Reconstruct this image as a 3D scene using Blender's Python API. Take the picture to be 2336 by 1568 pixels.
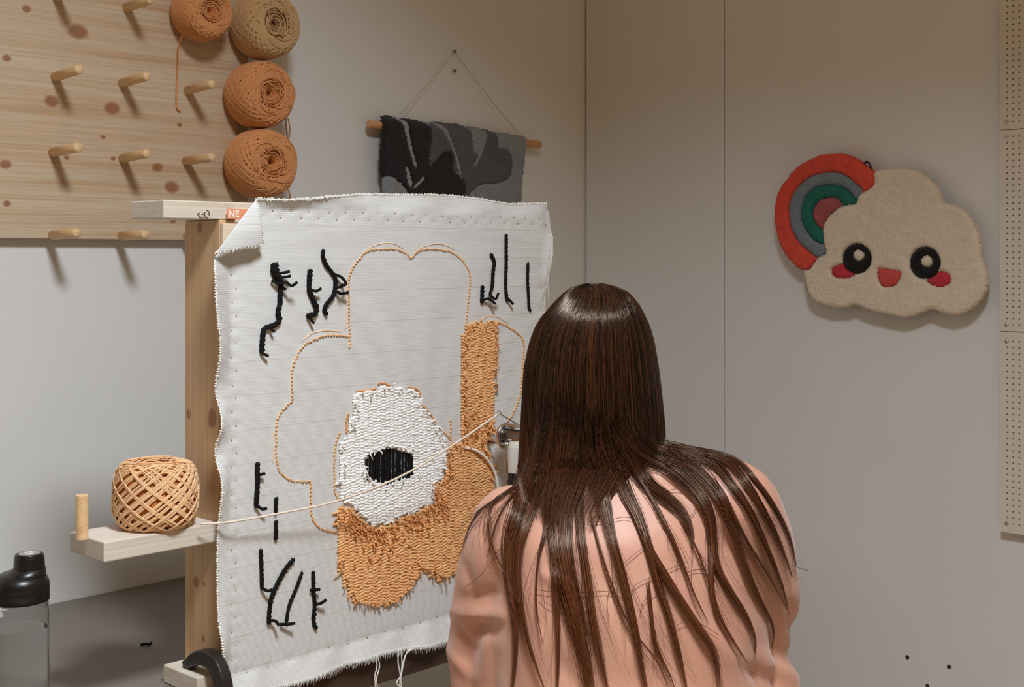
import bpy, bmesh, math, random
import numpy as np
from mathutils import Vector, Matrix, noise
from mathutils.bvhtree import BVHTree

random.seed(7); rng = np.random.default_rng(7)
for o in list(bpy.data.objects): bpy.data.objects.remove(o)
scene = bpy.context.scene
COL = scene.collection
PI = math.pi

# ------------------------------------------------------------------ camera, world, light
# world: x runs along the left wall, y runs into it; the camera stands at the origin at 1.373 m
F = 2950.0; CC = 0.7218; SS = 0.6921; CAMZ = 1.373; HY = 585.0; HX = 1168.0
cam = bpy.data.cameras.new('camera'); cam_o = bpy.data.objects.new('camera', cam); COL.objects.link(cam_o)
cam_o.location = (0, 0, CAMZ); cam_o.rotation_euler = (PI / 2, 0, -math.atan2(CC, SS))
cam.sensor_width = 36; cam.lens = F / 2336 * 36; cam.shift_y = -(784 - HY) / 2336; cam.clip_start = 0.05
scene.camera = cam_o
w = bpy.data.worlds.new('room_ambience'); scene.world = w; w.use_nodes = True
w.node_tree.nodes['Background'].inputs[0].default_value = (1.0, 0.65, 0.34, 1)
w.node_tree.nodes['Background'].inputs[1].default_value = 0.22
def area(name, loc, size, power, col, spread):
    l = bpy.data.lights.new(name, 'AREA'); l.shape = 'SQUARE'; l.size = size; l.energy = power; l.color = col; l.spread = math.radians(spread)
    o = bpy.data.objects.new(name, l); COL.objects.link(o); o.location = loc; return o
lamp = area('ceiling_panel_light', (0.66, 0.36, 2.87), 0.42, 45, (0.90, 0.98, 1.05), 132)
lamp.rotation_euler = Vector((-.13, .20, -1)).to_track_quat('-Z', 'Y').to_euler()   # tilted a little towards the table
vs = scene.view_settings
vs.view_transform = 'Standard'; vs.look = 'None'; vs.gamma = 1; vs.use_curve_mapping = False; vs.exposure = 0.0

# ------------------------------------------------------------------ geometry helpers
def ray(px, py):
    a = (px - HX) / F; b = (HY - py) / F
    return np.array([CC + SS * a, SS - CC * a, b])
def at_y(px, py, y): d = ray(px, py); p = d * (y / d[1]); p[2] += CAMZ; return p
def at_x(px, py, x): d = ray(px, py); p = d * (x / d[0]); p[2] += CAMZ; return p
def at_t(px, py, t): p = ray(px, py) * t; p[2] += CAMZ; return p
def W(X, Y, Z): return np.array([Z * CC + X * SS, Z * SS - X * CC, CAMZ + Y])   # right, up, away from the camera
FWD = np.array([CC, SS, 0.0])

def catmull(pts, n=6, closed=False):
    P = [np.array(p, float) for p in pts]; N = len(P); out = []
    for i in range(N if closed else N - 1):
        g = (lambda k: P[k % N]) if closed else (lambda k: P[min(max(k, 0), N - 1)])
        a, b, c, d = g(i - 1), g(i), g(i + 1), g(i + 2)
        for j in range(n):
            t = j / n
            out.append(0.5 * (2 * b + (c - a) * t + (2 * a - 5 * b + 4 * c - d) * t * t + (3 * b - a - 3 * c + d) * t ** 3))
    if not closed: out.append(P[-1])
    return out
def resample(pts, step):
    P = np.array(pts); seg = np.linalg.norm(np.diff(P, axis=0), axis=1); s = np.concatenate([[0], np.cumsum(seg)])
    n = max(2, int(s[-1] / step) + 1); q = np.linspace(0, s[-1], n)
    return np.stack([np.interp(q, s, P[:, k]) for k in range(P.shape[1])], 1)

class MB:
    def __init__(self): self.v = []; self.f = []; self.n = 0
    def add(self, verts, faces):
        b = self.n; self.v.extend([tuple(map(float, p)) for p in verts]); self.n += len(verts)
        self.f.extend([tuple(b + i for i in f) for f in faces]); return self
    def box(self, x0, x1, y0, y1, z0, z1):
        return self.add([(x, y, z) for x in (x0, x1) for y in (y0, y1) for z in (z0, z1)],
                        [(0, 1, 3, 2), (4, 6, 7, 5), (0, 4, 5, 1), (2, 3, 7, 6), (0, 2, 6, 4), (1, 5, 7, 3)])
    def tube(self, pts, r, sides=8, cap=True, ref=None, closed=False):
        P = np.array(pts, float); n = len(P)
        R = np.full(n, r, float) if np.isscalar(r) else np.array(r, float)
        T = (np.roll(P, -1, 0) - np.roll(P, 1, 0)) if closed else np.gradient(P, axis=0)
        T /= np.linalg.norm(T, axis=1)[:, None] + 1e-12
        if ref is None:
            a = np.array([0, 0, 1.0]) if abs(T[0][2]) < .8 else np.array([1.0, 0, 0])
            N = np.cross(T[0], a); N /= np.linalg.norm(N); Ns = [N]
            for i in range(1, n):
                N = N - T[i] * N.dot(T[i]); N /= np.linalg.norm(N) + 1e-12; Ns.append(N)
            Ns = np.array(Ns)
        else:
            Ns = np.cross(T, np.array(ref, float)); Ns /= np.linalg.norm(Ns, axis=1)[:, None] + 1e-12
        B = np.cross(T, Ns)
        ang = np.arange(sides) * 2 * PI / sides
        V = P[:, None] + R[:, None, None] * (np.cos(ang)[None, :, None] * Ns[:, None] + np.sin(ang)[None, :, None] * B[:, None])
        fs = []
        for i in range(n if closed else n - 1):
            j = (i + 1) % n
            for k in range(sides):
                l = (k + 1) % sides; fs.append((i * sides + k, i * sides + l, j * sides + l, j * sides + k))
        if cap and not closed: fs.append(tuple(range(sides))[::-1]); fs.append(tuple((n - 1) * sides + k for k in range(sides)))
        return self.add(V.reshape(-1, 3), fs)
    def capsule(self, a, b, r, sides=6):
        a = np.array(a, float); b = np.array(b, float); d = b - a; L = np.linalg.norm(d); d = d / (L + 1e-12)
        return self.tube([a - d * r * .95, a - d * r * .55, a + d * r * .1, (a + b) / 2, b - d * r * .1, b + d * r * .55, b + d * r * .95],
                         [r * .25, r * .8, r, r * 1.03, r, r * .8, r * .25], sides)
    def lathe(self, prof, c=(0, 0, 0), axis='z', seg=32, cap=True):
        V = []; c = np.array(c, float); n = len(prof)
        for (r, h) in prof:
            for k in range(seg):
                a = 2 * PI * k / seg; x, y = r * math.cos(a), r * math.sin(a)
                V.append(c + np.array({'z': (x, y, h), 'y': (x, -h, y), 'x': (-h, x, y)}[axis]))
        fs = [(i * seg + k, i * seg + (k + 1) % seg, (i + 1) * seg + (k + 1) % seg, (i + 1) * seg + k) for i in range(n - 1) for k in range(seg)]
        if cap:
            if prof[0][0] > 1e-6: fs.append(tuple(range(seg))[::-1])
            if prof[-1][0] > 1e-6: fs.append(tuple((n - 1) * seg + k for k in range(seg)))
        return self.add(V, fs)
    def loft(self, rings):
        n = len(rings[0]); V = [p for r in rings for p in r]
        fs = [(i * n + k, i * n + (k + 1) % n, (i + 1) * n + (k + 1) % n, (i + 1) * n + k) for i in range(len(rings) - 1) for k in range(n)]
        fs.append(tuple(range(n))[::-1]); fs.append(tuple((len(rings) - 1) * n + k for k in range(n)))
        return self.add(V, fs)
    def sphere(self, c, r, seg=16, rings=10):
        c = np.array(c, float); r = np.array([r, r, r], float) if np.isscalar(r) else np.array(r, float)
        R = []
        for i in range(1, rings):
            t = PI * i / rings
            R.append([c + r * np.array([math.sin(t) * math.cos(2 * PI * k / seg), math.sin(t) * math.sin(2 * PI * k / seg), math.cos(t)]) for k in range(seg)])
        return self.loft(R)
    def mesh(self, name, smooth=False):
        m = bpy.data.meshes.new(name); m.from_pydata(self.v, [], self.f); m.validate(); m.update()
        bm = bmesh.new(); bm.from_mesh(m); bmesh.ops.recalc_face_normals(bm, faces=bm.faces); bm.to_mesh(m); bm.free()
        if smooth: m.polygons.foreach_set('use_smooth', [True] * len(m.polygons))
        return m

def obj(name, mb, material, parent=None, smooth=False, bevel=0, kind=None, label=None, local=False):
    m = mb.mesh(name, smooth) if isinstance(mb, MB) else mb
    o = bpy.data.objects.new(name, m); COL.objects.link(o)
    if material: m.materials.clear(); m.materials.append(material)
    if parent is not None:
        o.parent = parent
        if not local and parent.type == 'EMPTY': o.matrix_parent_inverse = Matrix.Translation(-Vector(parent.location))
    if bevel:
        b = o.modifiers.new('bevel', 'BEVEL'); b.width = bevel; b.segments = 2; b.limit_method = 'ANGLE'; b.angle_limit = math.radians(40)
    if kind: o['kind'] = kind
    if label: o['label'] = label
    return o
def thing(name, label, cat, loc=(0, 0, 0), group=None):
    o = bpy.data.objects.new(name, None); COL.objects.link(o); o.location = tuple(map(float, loc)); o.empty_display_size = .05
    return tag(o, label, cat, group)
def tag(o, label, cat, group=None):
    o['label'] = label; o['category'] = cat
    if group: o['group'] = group
    return o
def copy_tree(o, parent=None):
    c = o.copy(); COL.objects.link(c); c.parent = parent
    for ch in list(o.children): copy_tree(ch, c)
    return c

# ------------------------------------------------------------------ materials
def srgb(r, g, b):
    return tuple(((c / 255 + .055) / 1.055) ** 2.4 if c > 10 else c / 255 / 12.92 for c in (r, g, b)) + (1,)
class NT:
    def __init__(self, name):
        self.m = bpy.data.materials.new(name); self.m.use_nodes = True; self.t = self.m.node_tree
        self.b = self.t.nodes['Principled BSDF']
    def n(self, typ, **kw):
        nd = self.t.nodes.new(typ)
        for k, v in kw.items():
            if k.startswith('i_'):
                key = k[2:]; key = int(key) if key.isdigit() else key.replace('_', ' ')
                if hasattr(v, 'links'): self.t.links.new(v, nd.inputs[key])
                else: nd.inputs[key].default_value = v
            else: setattr(nd, k, v)
        return nd
    def link(self, a, b): self.t.links.new(a, b)
    def coord(self, scale=(1, 1, 1), kind='Object'):
        tc = self.n('ShaderNodeTexCoord'); mp = self.n('ShaderNodeMapping'); mp.inputs['Scale'].default_value = scale
        self.link(tc.outputs[kind], mp.inputs[0]); return mp.outputs[0]
    def noise(self, vec, scale, detail=4, rough=.55):
        nd = self.n('ShaderNodeTexNoise'); nd.inputs['Scale'].default_value = scale; nd.inputs['Detail'].default_value = detail
        nd.inputs['Roughness'].default_value = rough; self.link(vec, nd.inputs['Vector']); return nd.outputs['Fac']
    def ramp(self, fac, stops):
        r = self.n('ShaderNodeValToRGB'); e = r.color_ramp.elements
        while len(e) < len(stops): e.new(.5)
        for el, (p, c) in zip(e, stops): el.position = p; el.color = c
        self.link(fac, r.inputs[0]); return r.outputs[0]
    def mix(self, fac, a, b):
        m = self.n('ShaderNodeMix', data_type='RGBA')
        for idx, v in ((0, fac), (6, a), (7, b)):
            if hasattr(v, 'links'): self.link(v, m.inputs[idx])
            else: m.inputs[idx].default_value = v
        return m.outputs[2]
    def math(self, op, a, b=None):
        m = self.n('ShaderNodeMath', operation=op)
        for i, v in enumerate((a, b)):
            if v is None: continue
            if hasattr(v, 'links'): self.link(v, m.inputs[i])
            else: m.inputs[i].default_value = v
        return m.outputs[0]
    def base(self, v):
        if hasattr(v, 'links'): self.link(v, self.b.inputs['Base Color'])
        else: self.b.inputs['Base Color'].default_value = v
    def bump(self, h, strength=.3, dist=.002):
        bp = self.n('ShaderNodeBump'); bp.inputs['Strength'].default_value = strength; bp.inputs['Distance'].default_value = dist
        self.link(h, bp.inputs['Height']); self.link(bp.outputs[0], self.b.inputs['Normal'])
    def rough(self, r): self.b.inputs['Roughness'].default_value = r; return self

def plain(name, col, rough=.6, var=.06, scale=40, bump=0, bscale=200, metal=0, dist=.001, sheen=0):
    t = NT(name); v = t.coord(); f = t.noise(v, scale)
    c = Vector(col[:3]); d = tuple(max(0, x * (1 - var)) for x in c) + (1,); l = tuple(min(1, x * (1 + var)) for x in c) + (1,)
    t.base(t.ramp(f, [(.3, d), (.7, l)])); t.rough(rough); t.b.inputs['Metallic'].default_value = metal
    if bump: t.bump(t.noise(v, bscale, 3), bump, dist)
    if sheen: t.b.inputs['Sheen Weight'].default_value = sheen
    return t.m
def pine(name, axis='x', knots=(), light=(222, 190, 148), dark=(190, 138, 84), rough=.5):
    t = NT(name)
    sc = {'x': (1.6, 9, 46), 'z': (40, 40, 1.6), 'y': (40, 1.6, 40)}[axis]
    v = t.coord(sc); f = t.noise(v, 1.4, 6, .62)
    sc2 = tuple(s * 3.2 if s > 2 else s * .8 for s in sc)
    g = t.noise(t.coord(sc2), 2.2, 3)
    c = t.ramp(f, [(.30, srgb(*dark)), (.47, srgb(*[(a * 2 + b) / 3 for a, b in zip(light, dark)])), (.62, srgb(*light)), (.8, srgb(*[min(255, x + 8) for x in light]))])
    c = t.mix(t.ramp(g, [(.45, (0, 0, 0, 1)), (.75, (.45, .45, .45, 1))]), c, srgb(*[x * .88 for x in dark]))
    if knots:
        raw = t.coord(); tot = None; wob = t.noise(raw, 60, 2)
        for (k, r) in knots:
            s = t.n('ShaderNodeVectorMath', operation='SUBTRACT'); t.link(raw, s.inputs[0]); s.inputs[1].default_value = tuple(k)
            s2 = t.n('ShaderNodeVectorMath', operation='MULTIPLY'); t.link(s.outputs[0], s2.inputs[0]); s2.inputs[1].default_value = (.85, 1, 1.15) if axis == 'x' else (1, 1, .8)
            ln = t.n('ShaderNodeVectorMath', operation='LENGTH'); t.link(s2.outputs[0], ln.inputs[0])
            dd = t.math('ADD', t.math('DIVIDE', ln.outputs['Value'], r), t.math('MULTIPLY', wob, .5))
            mr = t.n('ShaderNodeMapRange'); mr.interpolation_type = 'SMOOTHSTEP'; t.link(dd, mr.inputs[0])
            mr.inputs[1].default_value = .95; mr.inputs[2].default_value = 1.75; mr.inputs[3].default_value = 1; mr.inputs[4].default_value = 0
            tot = mr.outputs[0] if tot is None else t.math('MAXIMUM', tot, mr.outputs[0])
        c = t.mix(t.ramp(tot, [(0, (0, 0, 0, 1)), (.4, (.45, .45, .45, 1)), (1, (.85, .85, .85, 1))]), c, srgb(146, 90, 54))
    t.base(c); t.rough(rough); t.bump(g, .12, .001); return t.m

M = {}
M['wall'] = plain('wall_paint', (.80, .79, .775, 1), .62, .012, 6, .06, 420)
M['groove'] = plain('joint_shadow_filler', srgb(120, 105, 88), .8)
M['floor'] = plain('floor_vinyl', srgb(196, 180, 158), .5, .08, 14)
M['table'] = plain('table_laminate', srgb(116, 108, 100), .42, .05, 5, .05, 300)
M['table_edge'] = plain('table_edge_brown', srgb(74, 54, 40), .6, .1)
M['metal'] = plain('steel', (.62, .61, .6, 1), .22, .03, 30, metal=1)
M['dark_metal'] = plain('dark_steel', (.25, .23, .2, 1), .3, .05, 30, metal=1)
M['black_plastic'] = plain('black_plastic', (.007, .006, .006, 1), .34, .1, 60, .05, 500)
M['white_plastic'] = plain('white_plastic', srgb(214, 210, 202), .4, .02)
M['black_iron'] = plain('black_painted_iron', (.02, .014, .011, 1), .42, .2, 50, .2, 180)
M['pegboard'] = plain('pegboard_panel', srgb(226, 218, 205), .6, .02, 20)
M['hole'] = plain('drilled_hole', srgb(70, 36, 22), .9)

# ------------------------------------------------------------------ the room
YW = 2.29; XW = 2.673
wl = obj('wall_left', MB().box(-1.6, XW + .12, YW, YW + .1, 0, 2.75), M['wall'], kind='structure')
tag(wl, 'off white painted wall behind the pine board and table', 'wall')
wr = obj('wall_right', MB().box(XW + .012, XW + .12, -1.6, YW, 0, 2.75), M['groove'], kind='structure')
tag(wr, 'off white panelled wall with the cloud rug on it', 'wall')
y_seam = at_x(1652, 600, XW)[1]
obj('wall_panel', MB().box(XW, XW + .012, y_seam + .0012, YW - .006, 0, 2.75), M['wall'], wr, bevel=.0015)
obj('wall_panel', MB().box(XW, XW + .012, -1.6, y_seam - .0012, 0, 2.75), M['wall'], wr, bevel=.0015)
fl = obj('floor', MB().box(-1.6, XW + .12, -1.6, YW + .1, -.1, 0), M['floor'], kind='structure')
tag(fl, 'plain grey brown floor under the table', 'floor')
for (px, py) in ((2070, 1500), (2165, 1522), (2116, 1566)):
    p = at_x(px, py, XW)
    obj('drill_hole', MB().lathe([(.0045, 0), (.0045, .0008), (.003, .0008), (.0028, .0002), (.0001, .0002)], (p[0], p[1], p[2]), 'x', 12), M['hole'], wr)

# ------------------------------------------------------------------ table
TZ = .725; TYF = 1.640
tb = thing('work_table', 'long grey work table standing against the wall', 'table', (.6, 1.96, 0))
obj('table_top', MB().box(-1.2, 2.36, TYF + .004, YW - .002, TZ - .028, TZ), M['table'], tb, bevel=.002)
obj('edge_band', MB().box(-1.2, 2.36, TYF, TYF + .0038, TZ - .06, TZ), M['table_edge'], tb)
obj('apron', MB().box(-1.15, 2.32, TYF + .006, TYF + .028, TZ - .06, TZ - .0285), M['table_edge'], tb)
for x in (-1.1, 2.28):
    for y in (TYF + .04, YW - .06):
        obj('leg', MB().box(x - .025, x + .025, y - .01, y + .04, 0, TZ - .029), M['table_edge'], tb, bevel=.003)

# ------------------------------------------------------------------ pine peg board with pegs
YB = YW - .022
def kb(px, py, r): p = at_y(px, py, YB); return (p, r * p[1] / ray(px, py)[1] / F)
knots = [kb(*k) for k in ((178, 72, 17), (15, 133, 8), (118, 231, 13), (256, 247, 14), (235, 313, 5), (13, 375, 10), (152, 360, 5), (360, 382, 10), (392, 427, 13), (16, 465, 7), (395, 504, 6), (258, 362, 5), (410, 285, 5), (60, 20, 8))]
M['pine_board'] = pine('pine_glued_board', 'x', knots, (212, 192, 166), (194, 158, 120))
M['dowel'] = pine('birch_dowel', 'y', (), (232, 198, 152), (214, 170, 118))
pA = at_y(-40, 543, YB); pB = at_y(560, 550, YB)
bz0 = at_y(212, 546, YB)[2]; bx1 = at_y(566, 300, YB)[0]
board = thing('peg_board', 'pine peg board with dowels mounted high on the wall', 'peg board', (1.1, YB, bz0))
obj('board', MB().box(.55, bx1, YB, YW - .001, bz0, 2.25), M['pine_board'], board, bevel=.0015)
PEGL = .094
pegs = []
for (px, py) in ((128, -6), (288, 18), (427, 36), (125, 176), (278, 190), (427, 207), (120, 348), (279, 362), (423, 368), (120, 537), (277, 539), (426, 541)):
    pegs.append(at_y(px, py, YB))
cake_pos = [at_y(570, 60, YB), at_y(556, 218, YB), at_y(560, 380, YB)]
peg_mesh = None
for i, p in enumerate(pegs + cake_pos):
    if peg_mesh is None:
        peg_mesh = MB().lathe([(.0001, .0), (.0088, .0), (.0088, PEGL - .002), (.0072, PEGL), (.0001, PEGL)], (0, 0, 0), 'y', 20).mesh('peg', True)
        peg_mesh.materials.append(M['dowel'])
    o = bpy.data.objects.new('peg', peg_mesh); COL.objects.link(o); o.parent = board
    o.matrix_parent_inverse = Matrix.Translation(-Vector(board.location)); o.location = tuple(p)
    if i >= len(pegs) or i == 2: o.scale = (1, .62, 1)
    o.rotation_euler = (-0.04 + random.uniform(-.02, .02), 0, random.uniform(-.03, .03)) 

# ------------------------------------------------------------------ yarn cakes
def yarn_mat(name, c1, c2):
    t = NT(name); v = t.coord(); f = t.noise(v, 90, 3)
    ri = t.n('ShaderNodeNewGeometry')
    t.base(t.mix(t.math('ADD', t.math('MULTIPLY', f, .6), t.math('MULTIPLY', ri.outputs['Random Per Island'], .4)), srgb(*c1), srgb(*c2)))
    t.rough(.85); t.b.inputs['Sheen Weight'].default_value = .15; t.bump(t.noise(v, 1500, 2), .5, .0008); return t.m
M['yarn_orange'] = yarn_mat('orange_yarn', (206, 132, 74), (232, 168, 110))
M['yarn_peach'] = yarn_mat('peach_yarn', (226, 168, 110), (245, 208, 164))
M['yarn_beige'] = yarn_mat('beige_yarn', (196, 152, 100), (222, 184, 136))
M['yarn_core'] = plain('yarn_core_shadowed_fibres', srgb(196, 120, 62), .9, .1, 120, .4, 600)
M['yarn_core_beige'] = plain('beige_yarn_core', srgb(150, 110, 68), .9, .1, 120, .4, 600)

def cake_meshes(R, H, cycles, yr, seed, tag_, amp=1.0, ring_step=2.3):
    r_ = random.Random(seed)
    # profile: s in [-1,1] from the bottom face over the side to the top face
    prof = catmull([(.52 * R, .010 * H), (.74 * R, .0), (.90 * R, .10 * H), (.985 * R, .28 * H), (1.0 * R, .5 * H), (.985 * R, .70 * H), (.93 * R, .86 * H), (.80 * R, .965 * H), (.58 * R, 1.0 * H), (.36 * R, .985 * H)], 6)
    prof = resample(prof, .001); L = len(prof)
    def pr(s): q = (s * .5 + .5) * (L - 1); i = min(int(q), L - 2); return prof[i] * (1 - (q - i)) + prof[i + 1] * (q - i)
    core = MB().lathe([(.0001, .02 * H)] + [(max(.0005, p[0] - .0042), p[1] * .93 + .035 * H) for p in prof[::6]] + [(.12 * R, .93 * H), (.10 * R, .55 * H), (.0001, .5 * H)], seg=40)
    wd = MB()
    for layer in range(2):
        pts = []; n = 46 * cycles
        off = r_.random() * 6
        for i in range(n + 1):
            t = i / 46
            th = 2 * PI * t * (.905 + .0137 * layer) + off
            ph = (t + layer * .25) % 1
            tri = (4 * ph - 1) if ph < .5 else (3 - 4 * ph)
            s = math.sin(tri * PI / 2) * .25 + tri * .75
            s *= .86 * amp * (1 + .05 * math.sin(t * 1.7))
            r, z = pr(s); r += layer * .0006 - .0012 + .0006 * math.sin(t * 9.1)
            pts.append((r * math.cos(th), r * math.sin(th), z))
        P = np.array(pts)
        for k in range(3 if layer == 0 else 2):
            Q = P.copy(); d = (k - 1) * yr * 2.05
            rr = np.hypot(P[:, 0], P[:, 1]); sl = np.clip((rr - .55 * R) / (.4 * R), 0, 1)
            Q[:, 2] += d * .9 * sl
            Q[:, 0] *= 1 + d * (1 - sl) / R; Q[:, 1] *= 1 + d * (1 - sl) / R
            wd.tube(Q, yr, 5, ref=(.13, .21, 1))
    # rosette on the top face
    pts = []; turns = int(.80 * R / (yr * ring_step)); n = turns * 36
    ecc = (r_.uniform(-.05, .05) * R, r_.uniform(-.05, .05) * R)
    for i in range(n):
        t = i / n; th = i / 36 * 2 * PI
        r = (.07 + .80 * t) * R * (1 + .05 * math.sin(th * .5 + i * .013) + .03 * math.sin(th * 2.6))
        z = np.interp(t, [0, .12, .35, .7, 1], [.72 * H, .93 * H, .995 * H, .985 * H, .90 * H]) + .0012 * math.sin(th * 1.37) + .0008 * math.sin(th * 3.1)
        k = 1 - t; pts.append((r * math.cos(th) + ecc[0] * k, r * math.sin(th) + ecc[1] * k, z))
    wd.tube(pts, yr * 1.05, 5, ref=(.13, .21, 1))
    # a few strands lying across the rosette
    for q in range(14):
        a0 = r_.uniform(0, 2 * PI); da = r_.uniform(.8, 1.9); r0 = r_.uniform(.3, .75) * R
        pp = []
        for j in range(12):
            u = j / 11; rr = r0 * (1 + .25 * math.cos((u - .5) * PI)) + .1 * R * (u - .5)
            pp.append((rr * math.cos(a0 + da * u), rr * math.sin(a0 + da * u), np.interp(rr / R, [0, .3, .7, .95], [.97 * H, 1.02 * H, 1.01 * H, .90 * H]) + yr))
        wd.tube(pp, yr, 5)
    return core.mesh('core', True), wd.mesh('winding', True)

def yarn_cake(label, loc, rot, meshes, mats, scale=1, group=None):
    t = thing('yarn_cake', label, 'yarn', loc, group); t.rotation_euler = rot; t.scale = (scale,) * 3
    for nm, me, mt in zip(('core', 'winding'), meshes, mats):
        me = me.copy(); me.materials.clear(); me.materials.append(mt)
        o = bpy.data.objects.new(nm, me); COL.objects.link(o); o.parent = t
    return t
cmA = cake_meshes(.062, .094, 17, .00105, 3, 'a')
cmB = cake_meshes(.066, .084, 60, .00125, 11, 'b')
GR = 'wound yarn cakes hung on the peg board'
def wall_cake(label, px, py, mats, sc, spin, tilt):
    p = at_y(px, py, YB - .004)
    return yarn_cake(label, p, (PI / 2 + tilt, spin, 0), cmB, mats, sc, GR)
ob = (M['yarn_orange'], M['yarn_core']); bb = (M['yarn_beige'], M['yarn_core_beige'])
wall_cake('orange wound yarn cake hanging beside the beige one on the peg board', 438, 33, ob[::-1], .86, 1.0, .02)
wall_cake('beige wound yarn cake on the peg board, topmost of the column', 577, 66, bb[::-1], 1.04, 2.1, .03)
wall_cake('orange wound yarn cake directly under the beige yarn cake', 564, 221, ob[::-1], 1.03, 3.4, .0)
wall_cake('orange wound yarn cake just above the top rail of the frame', 566, 376, ob[::-1], 1.07, 4.4, .0)
# loose yarn ends
def strand(name, label, pts3, r, mat, cat='yarn end', parent=None, n=8):
    o = obj(name, MB().tube(catmull(pts3, n), r, 6), mat, parent, smooth=True)
    if parent is None: tag(o, label, cat)
    return o
strand('yarn_tail', 'loose orange yarn tail hanging down the pine board', [at_y(x, y, YB - d) for (x, y, d) in ((416, 82, .03), (408, 105, .012), (406, 150, .006), (403, 210, .004), (404, 245, .004), (412, 254, .004))], .0016, M['yarn_orange'])
strand('yarn_tail', 'loose yarn loop between the two lower orange cakes', [at_y(x, y, YW - d) for (x, y, d) in ((652, 268, .03), (653, 290, .02), (655, 310, .016), (660, 312, .016), (661, 290, .02), (657, 270, .03))], .0014, M['yarn_beige'])
strand('yarn_tail', 'short yarn tail under the lowest orange cake', [at_y(x, y, YW - d) for (x, y, d) in ((655, 430, .04), (660, 440, .03), (661, 452, .03), (655, 460, .03))], .0014, M['yarn_orange'])

# ------------------------------------------------------------------ pile rugs (wall hanging and cloud)
def pip(X, Z, poly):
    P = np.array(poly); x0, z0 = P[:, 0], P[:, 1]; x1, z1 = np.roll(x0, -1), np.roll(z0, -1)
    ins = np.zeros(X.shape, bool)
    for a, b, c, d in zip(x0, z0, x1, z1):
        if b == d: continue
        cond = (b > Z) != (d > Z)
        ins ^= cond & (X < (c - a) * (Z - b) / (d - b) + a)
    return ins
def pdist(X, Z, poly):
    P = np.array(poly); Q = np.roll(P, -1, 0); D = np.full(X.shape, 9.0)
    for a, b in zip(P, Q):
        d = b - a; L = d.dot(d) + 1e-15
        t = np.clip(((X - a[0]) * d[0] + (Z - a[1]) * d[1]) / L, 0, 1)
        D = np.minimum(D, np.hypot(X - a[0] - t * d[0], Z - a[1] - t * d[1]))
    return D
def pile(regions, step, height, to_world, root, trench=.004, rough=.0009, base=0.0):
    """regions: (name, polygon, material, label); later ones cut into earlier ones. to_world(s, z, h)."""
    allp = np.concatenate([np.array(r[1]) for r in regions])
    s0, z0 = allp.min(0) - step; s1, z1 = allp.max(0) + step
    ns = int((s1 - s0) / step) + 1; nz = int((z1 - z0) / step) + 1
    S, Z = np.meshgrid(s0 + np.arange(ns + 1) * step, z0 + np.arange(nz + 1) * step, indexing='ij')
    J = rng.normal(0, step * .16, S.shape + (2,)); S = S + J[..., 0]; Z = Z + J[..., 1]
    Sc = (S[:-1, :-1] + S[1:, 1:]) / 2; Zc = (Z[:-1, :-1] + Z[1:, 1:]) / 2
    idx = np.full(Sc.shape, -1)
    for i, r in enumerate(regions): idx[pip(Sc, Zc, r[1])] = i
    fine = rng.normal(0, rough, S.shape)
    for i, (nm, poly, mt, lab) in enumerate(regions):
        D = pdist(S, Z, poly)
        for j in range(i + 1, len(regions)): D = np.minimum(D, pdist(S, Z, regions[j][1]))
        Hh = height * (1 - .55 * np.exp(-D / trench)) + fine
        cells = np.argwhere(idx == i)
        if not len(cells): continue
        mb = MB(); ids = {}
        def vid(a, b, lo=False):
            k = (a, b, lo)
            if k not in ids:
                ids[k] = mb.n; mb.v.append(tuple(map(float, to_world(S[a, b], Z[a, b], base if lo else Hh[a, b])))); mb.n += 1
            return ids[k]
        for a, b in cells:
            mb.f.append((vid(a, b), vid(a + 1, b), vid(a + 1, b + 1), vid(a, b + 1)))
            for (da, db, e) in ((-1, 0, ((a, b), (a, b + 1))), (1, 0, ((a + 1, b), (a + 1, b + 1))), (0, -1, ((a, b), (a + 1, b))), (0, 1, ((a, b + 1), (a + 1, b + 1)))):
                na, nb = a + da, b + db
                if not (0 <= na < idx.shape[0] and 0 <= nb < idx.shape[1]) or idx[na, nb] != i:
                    (p, q) = e; mb.f.append((vid(*p), vid(*q), vid(*q, True), vid(*p, True)))
        obj(nm, mb, mt, root, smooth=True, label=lab)

def pilemat(name, rgb, var=.1):
    t = NT(name); v = t.coord(); f = t.noise(v, 55, 4); g = t.noise(t.coord((1, 1, 4)), 60, 4)
    c = srgb(*rgb); d = tuple(x * (1 - var * 1.4) for x in c[:3]) + (1,); l = tuple(min(1, x * (1 + var)) for x in c[:3]) + (1,)
    t.base(t.ramp(t.math('ADD', t.math('MULTIPLY', f, .5), t.math('MULTIPLY', g, .5)), [(.35, d), (.65, l)])); t.rough(.95); t.bump(t.noise(v, 700, 3), .8, .002); t.b.inputs['Sheen Weight'].default_value = .1
    return t.m
# -- tufted wall hanging
def c8(x, y): return (800 + x / 3.92, 80 + y / 3.92)
YH = YW - .046
def hp(x, y): p = at_y(*c8(x, y), YH); return (p[0], p[2])
def hpoly(pts, n=4): return [tuple(p) for p in catmull([hp(*q) for q in pts], n, True)]
rodL = at_y(841, 283, YW - .024); rodR = at_y(1231, 331, YW - .024)
hang = thing('wall_hanging', 'grey tufted wall hanging with black leaf shapes on a wooden rod', 'wall hanging', (rodL + rodR) / 2)
M['rod'] = pine('rod_wood', 'x', (), (222, 172, 118), (196, 138, 84))
for nm, a, b in (('rod', rodL, rodR),):
    obj(nm, MB().tube([a, a + (b - a) * .004, b - (b - a) * .004, b], [.0085, .0100, .0100, .0085], 20), M['rod'], hang, bevel=0, smooth=False)
topL = hp(345, 722); topR = hp(1592, 893)
def ztop(s): return topL[1] + (topR[1] - topL[1]) * (s - topL[0]) / (topR[0] - topL[0])
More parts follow.
